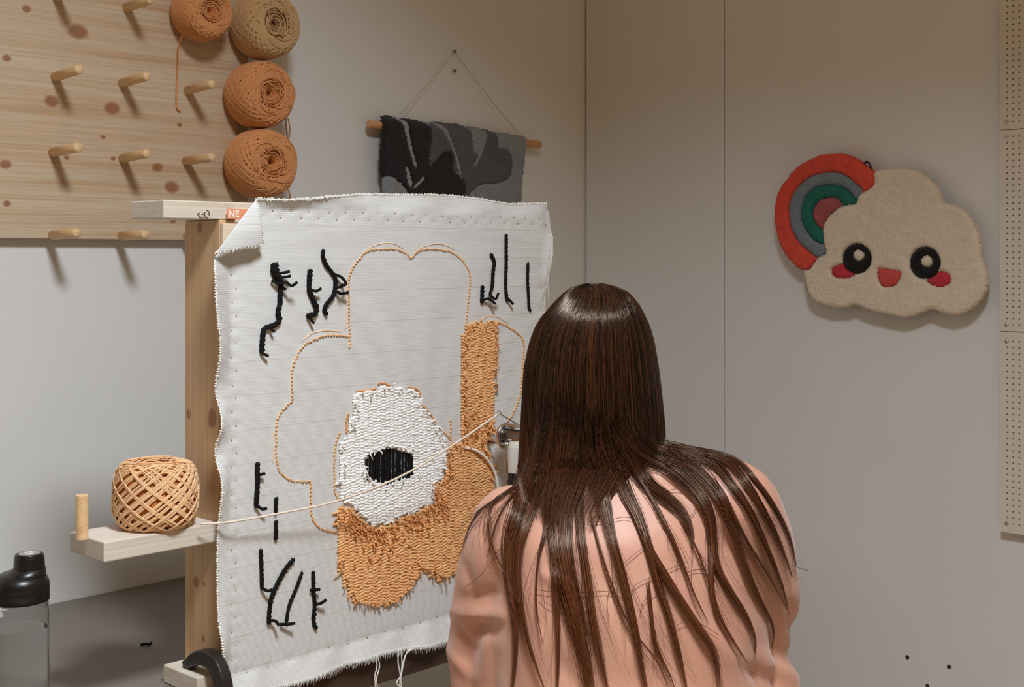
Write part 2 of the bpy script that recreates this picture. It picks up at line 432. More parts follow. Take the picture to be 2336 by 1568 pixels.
def hang_world(s, z, h):
    d = max(0.0, ztop(s) - z); r = .022
    c = r * (1 - math.sqrt(max(0, 1 - (1 - min(d, r) / r) ** 2)))
    return (s, YH + .010 - h + c, z)
botL = (hp(312, 1430)[0] - .004, hp(312, 1430)[1] - .11); botR = (hp(1530, 1510)[0] - .004, hp(1530, 1510)[1] - .11)
outline = [topL] + [(topL[0] + (topR[0] - topL[0]) * k / 12, ztop(topL[0] + (topR[0] - topL[0]) * k / 12) + .0015 * math.sin(k * 2.1)) for k in range(1, 12)] + [topR, hp(1575, 1050), hp(1545, 1350), botR, botL, hp(318, 1300), hp(335, 1000)]
G1 = pilemat('grey_pile', (146, 150, 155)); G2 = pilemat('charcoal_pile', (92, 93, 96)); G3 = pilemat('black_pile', (30, 29, 30)); G4 = pilemat('light_grey_pile', (160, 162, 165))
regs = [('rug_ground', outline, G1, 'grey tufted ground'),
  ('leaf', hpoly([(742, 1165), (735, 900), (742, 792), (850, 775), (1060, 800), (1100, 850), (1105, 1020), (1150, 1050), (1210, 1020), (1240, 860), (1270, 838), (1310, 850), (1335, 930), (1335, 1010), (1400, 1020), (1450, 1080), (1455, 1200), (1420, 1280), (1300, 1330), (1180, 1335), (1090, 1400), (1045, 1430), (1000, 1260), (930, 1200), (945, 1080)]), G2, 'charcoal leaf shape'),
  ('leaf', hpoly([(325, 740), (410, 712), (520, 735), (640, 752), (700, 772), (735, 830), (735, 960), (722, 1060), (735, 1160), (790, 1110), (850, 1052), (920, 1045), (945, 1085), (935, 1200), (1000, 1270), (1040, 1340), (1030, 1440), (900, 1700), (600, 1700), (530, 1430), (500, 1370), (440, 1310), (370, 1260), (300, 1245), (300, 1000), (310, 850)]), G3, 'black leaf shape'),
  ('leaf_vein', hpoly([(430, 722), (490, 730), (535, 790), (540, 880), (570, 1040), (607, 1170), (586, 1175), (550, 1060), (512, 920), (485, 800)]), G4, 'light grey vein'),
  ('leaf_vein', hpoly([(505, 1190), (532, 1195), (563, 1340), (540, 1362)]), G4, 'light grey vein'),
  ('leaf_vein', hpoly([(572, 1358), (660, 1270), (674, 1292), (600, 1362)]), G4, 'light grey vein'),
  ('leaf_vein', hpoly([(780, 785), (850, 785), (892, 880), (935, 990), (982, 1120), (1008, 1245), (988, 1240), (955, 1130), (915, 1000), (850, 880)]), G1, 'grey vein'),
  ('leaf_vein', hpoly([(1108, 830), (1240, 845), (1212, 1000), (1165, 1120), (1132, 1175), (1112, 1165), (1150, 1080), (1112, 1020)]), G1, 'grey vein')]
pile(regs, .0034, .008, hang_world, hang, .003, .0006, -.004)
nail = at_y(1033, 118, YW)
M['cord'] = plain('thin_cord', srgb(190, 172, 148), .9)
cA = at_y(912, 262, YW - .028); cB = at_y(1178, 300, YW - .028); cN = nail + np.array([0, -.006, .0])
obj('cord', MB().tube([cA, cA + (cN - cA) * .5 + np.array([0, 0, -.004]), cN, cB + (cN - cB) * .5 + np.array([0, 0, -.004]), cB], .0007, 6), M['cord'], hang, smooth=True)
for (px, py, lab) in ((1033, 118, 'small dark nail holding the wall hanging cord'), (1033, 162, 'small dark screw head below the cord nail')):
    p = at_y(px, py, YW)
    tag(obj('wall_nail', MB().lathe([(.0018, 0), (.0018, .007), (.0042, .008), (.0038, .010), (.0001, .0105)], p, 'y', 12), M['dark_metal']), lab, 'nail')

# -- cloud rug on the right wall
def c5(x, y): return (1700 + x / 3.409, 320 + y / 3.409)
XR = XW - .044
def rp(x, y): p = at_x(*c5(x, y), XR); return (-p[1], p[2])
def rpoly(pts, n=4): return [tuple(p) for p in catmull([rp(*q) for q in pts], n, True)]
def rell(cx, cy, rx, ry): return rpoly([(cx + rx * math.cos(t * PI / 8), cy + ry * math.sin(t * PI / 8)) for t in range(16)], 2)
p0 = rp(1150, 800)
cloud = thing('cloud_rug', 'smiling white cloud rug with a rainbow hung on the wall', 'rug', (XR, -p0[0], p0[1]))
def cw(s, z, h): return (XR + .012 - h, -s, z)
R1 = pilemat('red_pile', (236, 84, 66)); R2 = pilemat('blue_grey_pile', (128, 142, 150)); R3 = pilemat('teal_pile', (26, 116, 98)); R4 = pilemat('dusty_rose_pile', (178, 92, 92))
CW = pilemat('cream_pile', (242, 226, 204), .05); BK = pilemat('black_eye_pile', (16, 15, 17)); CH = pilemat('pink_pile', (214, 58, 70)); MO = pilemat('coral_pile', (224, 84, 84))
regs = [
 ('rainbow_band', rpoly([(1000, 258), (920, 190), (850, 140), (760, 108), (680, 103), (590, 115), (480, 160), (390, 220), (320, 300), (260, 390), (228, 490), (222, 590), (232, 680), (260, 790), (310, 890), (370, 960), (430, 1005), (485, 1003), (565, 920), (720, 800), (900, 500), (1000, 330)]), R1, 'red rainbow band'),
 ('rainbow_band', rpoly([(565, 912), (510, 880), (430, 810), (375, 730), (345, 640), (338, 540), (348, 470), (380, 400), (440, 330), (510, 280), (600, 255), (700, 247), (780, 275), (850, 330), (910, 395), (860, 500), (700, 800), (640, 880)]), R2, 'blue grey rainbow band'),
 ('rainbow_band', rpoly([(610, 805), (545, 785), (490, 730), (445, 650), (430, 580), (442, 500), (472, 430), (530, 378), (600, 352), (690, 348), (770, 372), (830, 425), (862, 495), (750, 650), (680, 760)]), R3, 'teal rainbow band'),
 ('rainbow_band', rpoly([(600, 692), (548, 650), (522, 590), (527, 540), (562, 480), (612, 452), (690, 447), (748, 495), (720, 600), (660, 660)]), R4, 'dusty rose rainbow band'),
 ('cloud_body', rpoly([(1000, 250), (1100, 228), (1230, 220), (1330, 240), (1420, 300), (1480, 370), (1515, 440), (1530, 488), (1600, 500), (1690, 540), (1750, 610), (1790, 690), (1815, 750), (1820, 850), (1830, 930), (1865, 1010), (1870, 1100), (1850, 1190), (1800, 1270), (1720, 1330), (1620, 1360), (1520, 1340), (1435, 1310), (1360, 1345), (1240, 1380), (1120, 1360), (980, 1330), (900, 1300), (850, 1280), (780, 1300), (690, 1300), (600, 1280), (520, 1240), (480, 1170), (460, 1080), (450, 1020), (500, 1000), (560, 915), (622, 880), (606, 790), (600, 690), (620, 630), (680, 560), (760, 510), (855, 495), (880, 430), (960, 380), (1000, 330)]), CW, 'cream cloud body'),
 ('cheek', rpoly([(700, 980), (760, 965), (850, 1040), (770, 1075), (690, 1060), (665, 1010)]), CH, 'pink cheek'),
 ('cheek', rpoly([(1405, 1080), (1500, 1020), (1580, 1045), (1585, 1110), (1530, 1140), (1460, 1130)]), CH, 'pink cheek'),
 ('mouth', rpoly([(1028, 1000), (1090, 1005), (1195, 1020), (1202, 1060), (1170, 1120), (1120, 1140), (1060, 1132), (1030, 1070)]), MO, 'coral mouth'),
 ('eye', rell(865, 922, 112, 117), BK, 'black eye'), ('eye', rell(1395, 955, 118, 125), BK, 'black eye'),
 ('eye_highlight', rell(878, 895, 43, 43), CW, 'white eye highlight'), ('eye_highlight', rell(1408, 943, 46, 46), CW, 'white eye highlight')]
pile(regs, .0022, .016, cw, cloud, .0032, .0006, -.004)
obj('backing', MB().box(XR + .0165, XW - .001, -rp(1500, 0)[0], -rp(700, 0)[0], rp(0, 1100)[1], rp(0, 600)[1]), M['groove'], cloud)
lp = [at_x(*c5(x, y), XR + .01) for (x, y) in ((925, 190), (940, 168), (962, 178), (975, 205), (985, 225))]
obj('hanging_loop', MB().tube(catmull(lp, 4), .0026, 6), M['black_iron'], cloud, smooth=True)

# ------------------------------------------------------------------ perforated panels
XP = XW - .020
yl = at_x(2282, 600, XP)[1]
seams = [2.06, at_x(2300, 296, XP)[2], at_x(2300, 757, XP)[2], at_x(2300, 1217, XP)[2]]
PIT = .01262
def peg_panel(z1, z0, label, screws):
    ncol = 20; z1 -= .0009; z0 += .0009
    nrow = int((z1 - z0 - .026) / PIT) + 1
    mt = (z1 - z0 - (nrow - 1) * PIT) / 2; ml = .0145
    y_c = [yl - ml - k * PIT for k in range(ncol)]; z_c = [z1 - mt - k * PIT for k in range(nrow)]
    ya, yb = yl, y_c[-1] - ml; h = PIT / 2; r = .0021; th = .006
    mb = MB()
    for yc in y_c:
        for zc in z_c:
            cs = [(yc + h * sx, zc + h * sz) for sx, sz in ((1, 1), (-1, 1), (-1, -1), (1, -1))]
            oc = [(yc + r * math.cos(math.radians(22.5 + 45 * k)), zc + r * math.sin(math.radians(22.5 + 45 * k))) for k in range(8)]
            V = [(XP, a, b) for a, b in cs] + [(XP, a, b) for a, b in oc] + [(XP + th, a, b) for a, b in oc]
            f = []
            for k in range(4): f.append((k, 4 + 2 * k, 4 + (2 * k + 1) % 8)); f.append((k, 4 + (2 * k + 1) % 8, 4 + (2 * k + 2) % 8, (k + 1) % 4))
            for k in range(8): f.append((4 + k, 12 + k, 12 + (k + 1) % 8, 4 + (k + 1) % 8))
            mb.add(V, f)
    gy0, gy1 = y_c[0] + h, y_c[-1] - h; gz1, gz0 = z_c[0] + h, z_c[-1] - h
    for (a, b, c, d) in ((ya, gy0, z0, z1), (gy1, yb, z0, z1), (gy0, gy1, gz1, z1), (gy0, gy1, z0, gz0)):
        mb.add([(XP, a, c), (XP, b, c), (XP, b, d), (XP, a, d)], [(0, 1, 2, 3)])
    for (p, q) in (((ya, z0), (ya, z1)), ((yb, z0), (yb, z1)), ((ya, z0), (yb, z0)), ((ya, z1), (yb, z1))):
        mb.add([(XP, *p), (XP, *q), (XP + th, *q), (XP + th, *p)], [(0, 1, 2, 3)])
    root = thing('perforated_panel', label, 'panel', (XP, (ya + yb) / 2, z0), 'white perforated panels on the wall')
    m = bpy.data.meshes.new('panel'); m.from_pydata(mb.v, [], mb.f); m.update()
    obj('panel', m, M['pegboard'], root)
    for zz in screws:
        zc = z_c[0] if zz == 't' else z_c[-1]
        obj('screw', MB().lathe([(.0044, 0), (.0042, .0012), (.003, .0022), (.0012, .0024), (.0011, .0014), (.0001, .0014)], (XP, y_c[0] + .0012, zc), 'x', 14), M['metal'], root, smooth=True)
        obj('standoff', MB().lathe([(.004, -.0195), (.004, -.0065)], (XP, y_c[0] + .0012, zc), 'x', 10), M['metal'], root)
peg_panel(seams[0], seams[1], 'white perforated wall panel, topmost of the three', 'b')
peg_panel(seams[1], seams[2], 'white perforated wall panel between the two others', 'tb')
peg_panel(seams[2], seams[3], 'white perforated wall panel, lowest of the three', 'tb')

# ------------------------------------------------------------------ tufting frame
YF = 1.648; YFB = 1.742; YC = 1.636
XL = 1.089; XRt = 1.805; ZT0, ZT1 = 1.428, 1.4545; ZB0, ZB1 = TZ + .0005, .753
def kf(px, py, r): p = at_x(px, py, XL); return (p, r * p[0] / ray(px, py)[0] / F)
M['pine_post'] = pine('pine_post', 'z', [kf(*k) for k in ((484, 955, 15), (430, 945, 8), (447, 1328, 9), (466, 1334, 4), (464, 1458, 5), (456, 520, 9))], (206, 172, 130), (186, 146, 102))
M['pine_rail'] = pine('pine_rail', 'x', [], (220, 211, 199), (206, 190, 170))
fr = thing('tufting_stand', 'pine tufting frame clamped to the table edge', 'frame', (1.44, 1.69, TZ))
obj('top_rail', MB().box(.995, XRt - .004, YF, YFB, ZT0, ZT1), M['pine_rail'], fr, bevel=.002)
obj('bottom_rail', MB().box(1.051, XRt - .004, YF, YFB, ZB0, ZB1), M['pine_rail'], fr, bevel=.002)
for (a, b) in ((XL, XL + .028), (XRt - .028, XRt)):
    obj('post', MB().box(a, b, YF, YFB, ZB1 + .0004, ZT0 - .0004), M['pine_post'], fr, bevel=.0015)
arm = obj('side_arm', MB().box(.902, XL - .0003, YF, YFB + .004, .9480, .9765), M['pine_rail'], fr, bevel=.0018, label='short horizontal arm that holds the yarn cake')
dp = at_y(187, 1214, 1.69); dtop = at_y(187, 1129, 1.69)
obj('dowel', MB().lathe([(.0001, 0), (.0086, 0), (.0086, dtop[2] - .9765 - .001), (.0074, dtop[2] - .9765), (.0001, dtop[2] - .9765)], (dp[0], 1.69, .9765), 'z', 20), M['dowel'], arm, smooth=False)
M['strip'] = pine('plywood_strip', 'x', (), (226, 206, 180), (206, 180, 146))
top_strip = obj('tack_strip', MB().box(XL + .024, XRt, YF - .007, YF - .0004, ZT0 - .004, ZT1 - .010), M['strip'], fr, bevel=.0006)
lf_strip = obj('tack_strip', MB().box(XL + .001, XL + .026, YF - .007, YF - .0004, ZB1 + .02, ZT0 - .006), M['strip'], fr, bevel=.0006)
rt_strip = obj('tack_strip', MB().box(XRt - .026, XRt - .001, YF - .007, YF - .0004, ZB1 + .02, ZT0 - .006), M['strip'], fr, bevel=.0006)
bt_strip = obj('tack_strip', MB().box(XL + .001, XRt - .001, YF - .007, YF - .0004, ZB0 + .002, ZB1 - .002), M['strip'], fr, bevel=.0006)
# printed label on the strip, its end hidden under the folded cloth
M['label_orange'] = plain('orange_print', srgb(232, 146, 104), .7, .03); M['label_white'] = plain('white_print', srgb(238, 230, 220), .7, .02)
la = at_y(518, 476, YF - .0072); lb = at_y(586, 500, YF - .0072)
obj('printed_label', MB().box(la[0], lb[0] + .01, YF - .0076, YF - .0071, lb[2], la[2]), M['label_orange'], top_strip)
cu = bpy.data.curves.new('letters', 'FONT'); cu.body = 'NE'; cu.size = (la[2] - lb[2]) * .98; cu.extrude = .0001; cu.offset = .0004; cu.space_character = 1.08
to = bpy.data.objects.new('letters', cu); COL.objects.link(to); bpy.context.view_layer.update()
tm = bpy.data.meshes.new_from_object(to.evaluated_get(bpy.context.evaluated_depsgraph_get())); bpy.data.objects.remove(to)
tm.transform(Matrix.Translation((la[0] + .0022, YF - .0078, lb[2] + (la[2] - lb[2]) * .16)) @ Matrix.Rotation(PI / 2, 4, 'X'))
obj('lettering', tm, M['label_white'], top_strip)
# screw eye on the rail
e = at_y(470, 489, YF - .006)
ey = obj('screw_eye', MB().tube([(e[0] + .004 * math.cos(t * PI / 8), e[1] - .002, e[2] + .0055 * math.sin(t * PI / 8)) for t in range(16)], .0012, 8, closed=True), M['metal'], fr, smooth=True)
obj('shank', MB().tube([(e[0] - .011, YF + .001, e[2] + .001), (e[0] - .009, YF - .004, e[2] + .001), (e[0] - .004, YF - .006, e[2])], .0014, 8), M['metal'], ey, smooth=True)
# tacks that poke through the cloth
M['tack'] = plain('tack_steel', srgb(176, 140, 104), .4, .1, metal=.3)
tack = MB().lathe([(.0009, -.012), (.0009, .001), (.0007, .0022), (.0001, .0036)], (0, 0, 0), 'y', 8).mesh('tack', True); tack.materials.append(M['tack'])
tack_pts = []
def add_tack(x, z, par):
    o = bpy.data.objects.new('tack', tack); COL.objects.link(o); o.parent = par
    o.location = (x, YC + .002, z); o.rotation_euler = (random.uniform(-.5, .1), 0, random.uniform(-.4, .4)); tack_pts.append((x, z))
for i in range(19):
    x = 1.142 + i * .0355; add_tack(x + random.uniform(-.004, .004), 1.4435 + random.uniform(-.001, .001), top_strip)
    add_tack(x + .016 + random.uniform(-.004, .004), 1.4325, top_strip)
for i in range(15):
    z = 1.345 - i * .041
    add_tack(1.1035, z, lf_strip); add_tack(1.1105, z - .02, lf_strip)
    add_tack(1.786, z + .01, rt_strip)
for i in range(17): add_tack(1.13 + i * .039, .748 + random.uniform(-.002, .003), bt_strip)

# ------------------------------------------------------------------ stretched cloth
def pl(pts, y=YC): return [at_y(px, py, y)[[0, 2]] for px, py in pts]
top = np.array(pl([(584, 455), (640, 457), (700, 455), (740, 450), (830, 444), (960, 445), (1040, 447), (1100, 455), (1130, 461), (1170, 467), (1215, 466), (1252, 465)]))
right = np.array(pl([(1243, 1405), (1243, 1200), (1243, 900), (1243, 700), (1246, 650), (1250, 600), (1252, 570), (1259, 540), (1256, 500), (1252, 465)]))
bottom = np.array(pl([(500, 1612), (600, 1578), (660, 1560), (700, 1548), (750, 1530), (800, 1512), (860, 1494), (910, 1483), (957, 1476), (1014, 1464), (1120, 1436), (1243, 1405)]))
left = np.array(pl([(500, 1612), (498, 1500), (496, 1420), (496, 1330), (495, 1250), (493, 1180), (492, 1100), (491, 1020), (495, 980), (498, 930), (493, 900), (490, 860), (489, 800), (483, 760), (474, 700), (472, 640), (471, 596), (477, 586), (492, 577), (540, 513), (584, 455)]))
NU, NV = 170, 190
zl0, zl1 = left[0][1], left[-1][1]
def cloth_xz(u, v):
    zt = np.interp(top[0][0] + u * (top[-1][0] - top[0][0]), top[:, 0], top[:, 1]); zb = np.interp(bottom[0][0] + u * (bottom[-1][0] - bottom[0][0]), bottom[:, 0], bottom[:, 1])
    xl = np.interp(zl0 + v * (zl1 - zl0), left[:, 1], left[:, 0]); xr = np.interp(right[0][1] + v * (right[-1][1] - right[0][1]), right[:, 1], right[:, 0])
    return xl + (xr - xl) * u, zb + (zt - zb) * v
TP = np.array(tack_pts)
def cloth_y(x, z):
    y = YC
    if x < 1.100:
        d = 1.100 - x; y -= .32 * d + .30 * d * math.sin(z * 40 + 2 * math.sin(z * 17)) + .0016 * math.sin(z * 31 + 1) * min(1, d / .01)
    if z > 1.446:
        d = z - 1.446; k = min(1, max(0, (1.36 - x) / .1)); y -= d * (.55 * k - .25 * (1 - k)) + .003 * math.sin(x * 43) * min(1, d / .012)
    if x > 1.788: d = x - 1.788; y -= .4 * d * math.sin(z * 38) + .1 * d
    if z < .748: d = .748 - z; y -= .32 * d + .09 * d * math.sin(x * 52) + .0015 * math.sin(x * 90) * min(1, d / .01)
    near = np.min(np.hypot(TP[:, 0] - x, (TP[:, 1] - z) * 1.6)); y += .0016 * math.exp(-near / .004) + .0007 * math.exp(-near / .015)
    y += .0006 * noise.noise((x * 14, z * 14, 0))
    return min(y, YF - .0085 + (.006 if z > ZT1 else 0)) if z < ZT1 else y
cl = MB(); V = []
for j in range(NV + 1):
    for i in range(NU + 1):
        u, v = i / NU, j / NV
        u = u * .75 + .25 * (3 * u * u - 2 * u ** 3) if False else u
        x, z = cloth_xz(u, v); V.append((x, cloth_y(x, z), z))
cl.add(V, [(j * (NU + 1) + i, j * (NU + 1) + i + 1, (j + 1) * (NU + 1) + i + 1, (j + 1) * (NU + 1) + i) for j in range(NV) for i in range(NU)])
def cloth_mat():
    t = NT('white_tufting_cloth'); v = t.coord(); sp = t.n('ShaderNodeSeparateXYZ'); t.link(v, sp.inputs[0])
    zz = t.math('ADD', sp.outputs[2], t.math('MULTIPLY', t.math('SUBTRACT', t.noise(t.coord((4, 4, 4)), 1.0, 1), .5), .004))
    fr_ = t.math('FRACT', t.math('DIVIDE', t.math('SUBTRACT', zz, 1.4205 - .0515 * 20), .0515))
    line = t.math('LESS_THAN', fr_, .018)
    brk = t.math('MULTIPLY', line, t.ramp(t.noise(t.coord((60, 1, 3)), 1, 2), [(.35, (.15, .15, .15, 1)), (.65, (.55, .55, .55, 1))]))
    f = t.noise(t.coord((30, 30, 700)), 1, 3)
    c = t.ramp(f, [(.3, srgb(208, 207, 204)), (.7, srgb(222, 221, 219))])
    t.base(t.mix(brk, c, srgb(178, 140, 104))); t.rough(.9)
    wv = t.math('ADD', t.math('SINE', t.math('MULTIPLY', sp.outputs[2], 1960)), t.math('MULTIPLY', t.noise(t.coord((200, 200, 900)), 1, 2), 1.5))
    t.bump(wv, .12, .0006); return t.m
M['cloth'] = cloth_mat()
canvas = thing('tufting_cloth', 'white tufting cloth stretched on the pine frame with orange and black yarn', 'cloth', (1.44, YC, .71))
sheet = obj('sheet', cl, M['cloth'], canvas, smooth=True)
sm = sheet.modifiers.new('thickness', 'SOLIDIFY'); sm.thickness = .001; sm.offset = 1
# folded corner
A_, B_, T_ = (584, 455), (492, 577), (600, 557)
fv = []; NN = 26; idxm = {}
for i in range(NN + 1):
    for j in range(NN + 1 - i):
        a, b = i / NN, j / NN; c = 1 - a - b      # a->A, b->B, c->tip
        px = A_[0] * a + B_[0] * b + T_[0] * c; py = A_[1] * a + B_[1] * b + T_[1] * c
        py += 16 * b * c * 1.0 - 4 * math.sin(b * PI) * c + 3 * math.sin(b * 9) * c
        px += 14 * a * c
        y = YC - .006 - .020 * (4 * a * b * .35 + c * (1 - c) * 1.6) - .010 * c - (.0175 * b)*(1-c)
        idxm[(i, j)] = len(fv); fv.append(at_y(px, py, y))
ff = []
for i in range(NN):
    for j in range(NN - i):
        ff.append((idxm[(i, j)], idxm[(i + 1, j)], idxm[(i, j + 1)]))
        if (i + 1, j + 1) in idxm: ff.append((idxm[(i + 1, j)], idxm[(i + 1, j + 1)], idxm[(i, j + 1)]))
flap = obj('folded_corner', MB().add(fv, ff), M['cloth'], canvas, smooth=True)
sm = flap.modifiers.new('thickness', 'SOLIDIFY'); sm.thickness = .001
# overlocked edges
M['thread_white'] = plain('white_thread', srgb(236, 233, 226), .9, .04, 200)
def edge_beads(P3, step, r, out, name='overlock_edge'):
    mb = MB(); Q = resample(P3, step)
    T = np.gradient(Q, axis=0); T /= np.linalg.norm(T, axis=1)[:, None]
    for p, t in zip(Q, T):
        p = p + rng.normal(0, .0003, 3); o = np.array(out) + rng.normal(0, .25, 3)
        mb.capsule(p - o * r * 1.2 + t * .0005, p + o * r * 1.2 - t * .0005, r, 5)
    mb.tube(Q, r * .9, 6)
    return obj(name, mb, M['thread_white'], canvas, smooth=True)
EL = [np.array([x, cloth_y(x, z), z]) for x, z in [cloth_xz(0, v) for v in np.linspace(0, .865, 160)]]
ET = [np.array([x, cloth_y(x, z), z]) for x, z in [cloth_xz(u, 1) for u in np.linspace(0, 1, 160)]]
ER = [np.array([x, cloth_y(x, z), z]) for x, z in [cloth_xz(1, v) for v in np.linspace(.0, 1, 160)]]
edge_beads(EL, .0040, .0011, (1, -.2, 0)); edge_beads(ET, .0034, .0014, (0, -.2, 1)); edge_beads(ER, .0042, .0010, (1, -.2, 0))
edge_beads([np.array(fv[idxm[(i, 0)]]) for i in range(NN + 1)], .0036, .0012, (1, -.3, 0))
edge_beads([np.array(fv[idxm[(0, j)]]) for j in range(NN + 1)], .0036, .0012, (0, -.3, 1))
# frayed hem
mb = MB()
for u in np.linspace(.02, .98, 260):
    x, z = cloth_xz(u, 0); y = cloth_y(x, z); L = random.uniform(.003, .008)
    mb.tube([(x, y, z + .006), (x + .0006, y - .001, z), (x + random.uniform(-.003, .003), y - .002, z - L)], .00045, 4)
obj('frayed_hem', mb, M['thread_white'], canvas, smooth=True, kind='stuff')
for pts in ([(856, 1494), (860, 1520), (855, 1545), (858, 1580)], [(910, 1482), (908, 1510), (913, 1545), (909, 1585)], [(914, 1480), (917, 1515), (914, 1550), (918, 1585)], [(950, 1474), (930, 1487), (920, 1510), (915, 1540), (905, 1560), (920, 1572)], [(960, 1474), (935, 1485), (924, 1500), (912, 1560)], [(860, 1494), (866, 1520), (859, 1550), (863, 1580)],
            [(1253, 560), (1257, 580), (1250, 640), (1252, 690)], [(1256, 545), (1262, 575), (1255, 600), (1258, 612)]):
    obj('loose_thread', MB().tube(catmull([at_y(x, y, YC - .022) for x, y in pts], 6), .0011 if pts[0][1] > 1000 else .0005, 6), M['thread_white'], canvas, smooth=True)

# ------------------------------------------------------------------ stitches on the cloth (world positions from the cloth plane)
def cp(px, py, dy=0.0): p = at_y(px, py, YC); return np.array([p[0], cloth_y(p[0], p[2]) - dy, p[2]])
M['st_orange'] = yarn_mat('orange_stitch_yarn', (224, 154, 88), (244, 198, 140))
M['st_deep'] = yarn_mat('deep_orange_stitch_yarn', (212, 134, 68), (232, 166, 100))
M['st_white'] = yarn_mat('white_stitch_yarn', (240, 237, 232), (250, 249, 246))
M['st_cream'] = yarn_mat('cream_stitch_yarn', (222, 164, 102), (238, 202, 158))
M['st_black'] = yarn_mat('black_stitch_yarn', (14, 11, 11), (26, 22, 21))
M['st_black'].node_tree.nodes['Principled BSDF'].inputs['Sheen Weight'].default_value = 0
M['st_black'].node_tree.nodes['Principled BSDF'].inputs['Specular IOR Level'].default_value = .2
def outline(pts, mat, step=.0058, r=.0017, n=5):
    Q = resample([cp(*p, .001) for p in catmull(pts, n)], step); mb = MB()
    for a, b in zip(Q[:-1], Q[1:]):
        d = b - a; q = a + d * .5 + rng.normal(0, .0003, 3); d = d / np.linalg.norm(d)
        s = np.array([d[2], 0, -d[0]])
        e = (d * .9 + s * .35) * step * .20
        mb.capsule(q - e, q + e, r, 6)
    return obj('stitched_outline', mb, mat, canvas, smooth=True)
outline([(797, 796), (796, 740), (795, 690), (795, 640), (801, 618), (810, 603), (822, 588), (831, 577), (845, 571), (870, 569), (900, 569), (915, 572), (928, 580), (937, 591), (945, 580), (953, 573), (975, 569), (1000, 570), (1025, 574), (1045, 585), (1062, 605), (1070, 622), (1071, 650), (1067, 690), (1062, 745)], M['st_cream'])
outline([(797, 768), (770, 765), (740, 767), (715, 775), (695, 787), (680, 805), (670, 830), (665, 850), (665, 880), (667, 912), (660, 920), (645, 935), (635, 950), (630, 970), (629, 1000), (629, 1030), (632, 1060), (640, 1078), (655, 1092), (675, 1099), (708, 1099)], M['st_cream'])
outline([(708, 1099), (708, 1140), (709, 1170), (715, 1190), (730, 1205), (750, 1212), (768, 1215)], M['st_orange'])
outline([(1130, 736), (1150, 741), (1175, 756), (1192, 774), (1194, 800), (1191, 850), (1186, 900), (1172, 940), (1156, 962)], M['st_orange'])
outline([(1027, 955), (1027, 1006)], M['st_orange'], n=2); outline([(1000, 975), (1015, 988), (1027, 1004)], M['st_orange'])
outline([(776, 985), (766, 1010), (762, 1040), (762, 1080), (763, 1120), (771, 1142)], M['st_cream'])
for pts in ([(860, 877), (875, 875), (892, 882)], [(930, 883), (950, 888), (957, 896), (955, 908)], [(795, 942), (790, 960), (790, 990)], [(962, 925), (972, 935), (985, 950), (992, 968)], [(812, 893), (840, 891), (858, 886)]):
    outline(pts, M['st_deep'], .005, .0019)
# faint drawn guide curves
M['marker'] = plain('pale_orange_marker', srgb(240, 208, 172), .9, .03)
for pts in ([(838, 570), (850, 562), (875, 555), (900, 557), (920, 568)], [(955, 568), (975, 560), (1000, 557), (1020, 561), (1035, 570)], [(790, 640), (788, 700), (789, 750)], [(690, 778), (710, 762), (740, 755), (780, 757)], [(1095, 730), (1115, 722), (1140, 726), (1160, 740)], [(622, 985), (620, 1020), (623, 1055)]):
    obj('drawn_guide', MB().tube(catmull([cp(x, y, .0004) for x, y in pts], 6), .0008, 5), M['marker'], canvas)

def shapely(pts): return [tuple(at_y(x, y, YC)[[0, 2]]) for x, y in pts]
white_p = shapely([(812, 895), (858, 890), (870, 880), (900, 884), (940, 889), (955, 905), (963, 930), (982, 955), (998, 985), (1016, 1005), (1012, 1040), (1008, 1075), (1006, 1088), (985, 1105), (985, 1145), (950, 1165), (905, 1180), (880, 1195), (850, 1200), (825, 1180), (800, 1152), (772, 1135), (770, 1100), (775, 1070), (771, 1040), (780, 1010), (797, 985), (802, 950), (808, 920)])
black_p = shapely([(831, 1040), (850, 1030), (880, 1023), (915, 1026), (935, 1035), (939, 1050), (940, 1075), (941, 1086), (905, 1096), (880, 1105), (868, 1100), (832, 1095)])
orange_p = shapely([(1055, 765), (1062, 745), (1080, 735), (1110, 731), (1128, 735), (1130, 770), (1128, 850), (1127, 950), (1121, 985), (1115, 1000), (1102, 1015), (1115, 1040), (1124, 1080), (1126, 1130), (1160, 1200), (1200, 1260), (1120, 1290), (1045, 1308), (1000, 1323), (988, 1318), (965, 1298), (952, 1312), (935, 1338), (915, 1362), (890, 1378), (865, 1385), (830, 1380), (805, 1372), (790, 1348), (778, 1310), (768, 1270), (765, 1200), (766, 1150), (800, 1160), (825, 1190), (850, 1205), (880, 1200), (905, 1185), (950, 1168), (990, 1145), (990, 1105), (1015, 1085), (1014, 1040), (1025, 1010), (1055, 1010), (1055, 960)])
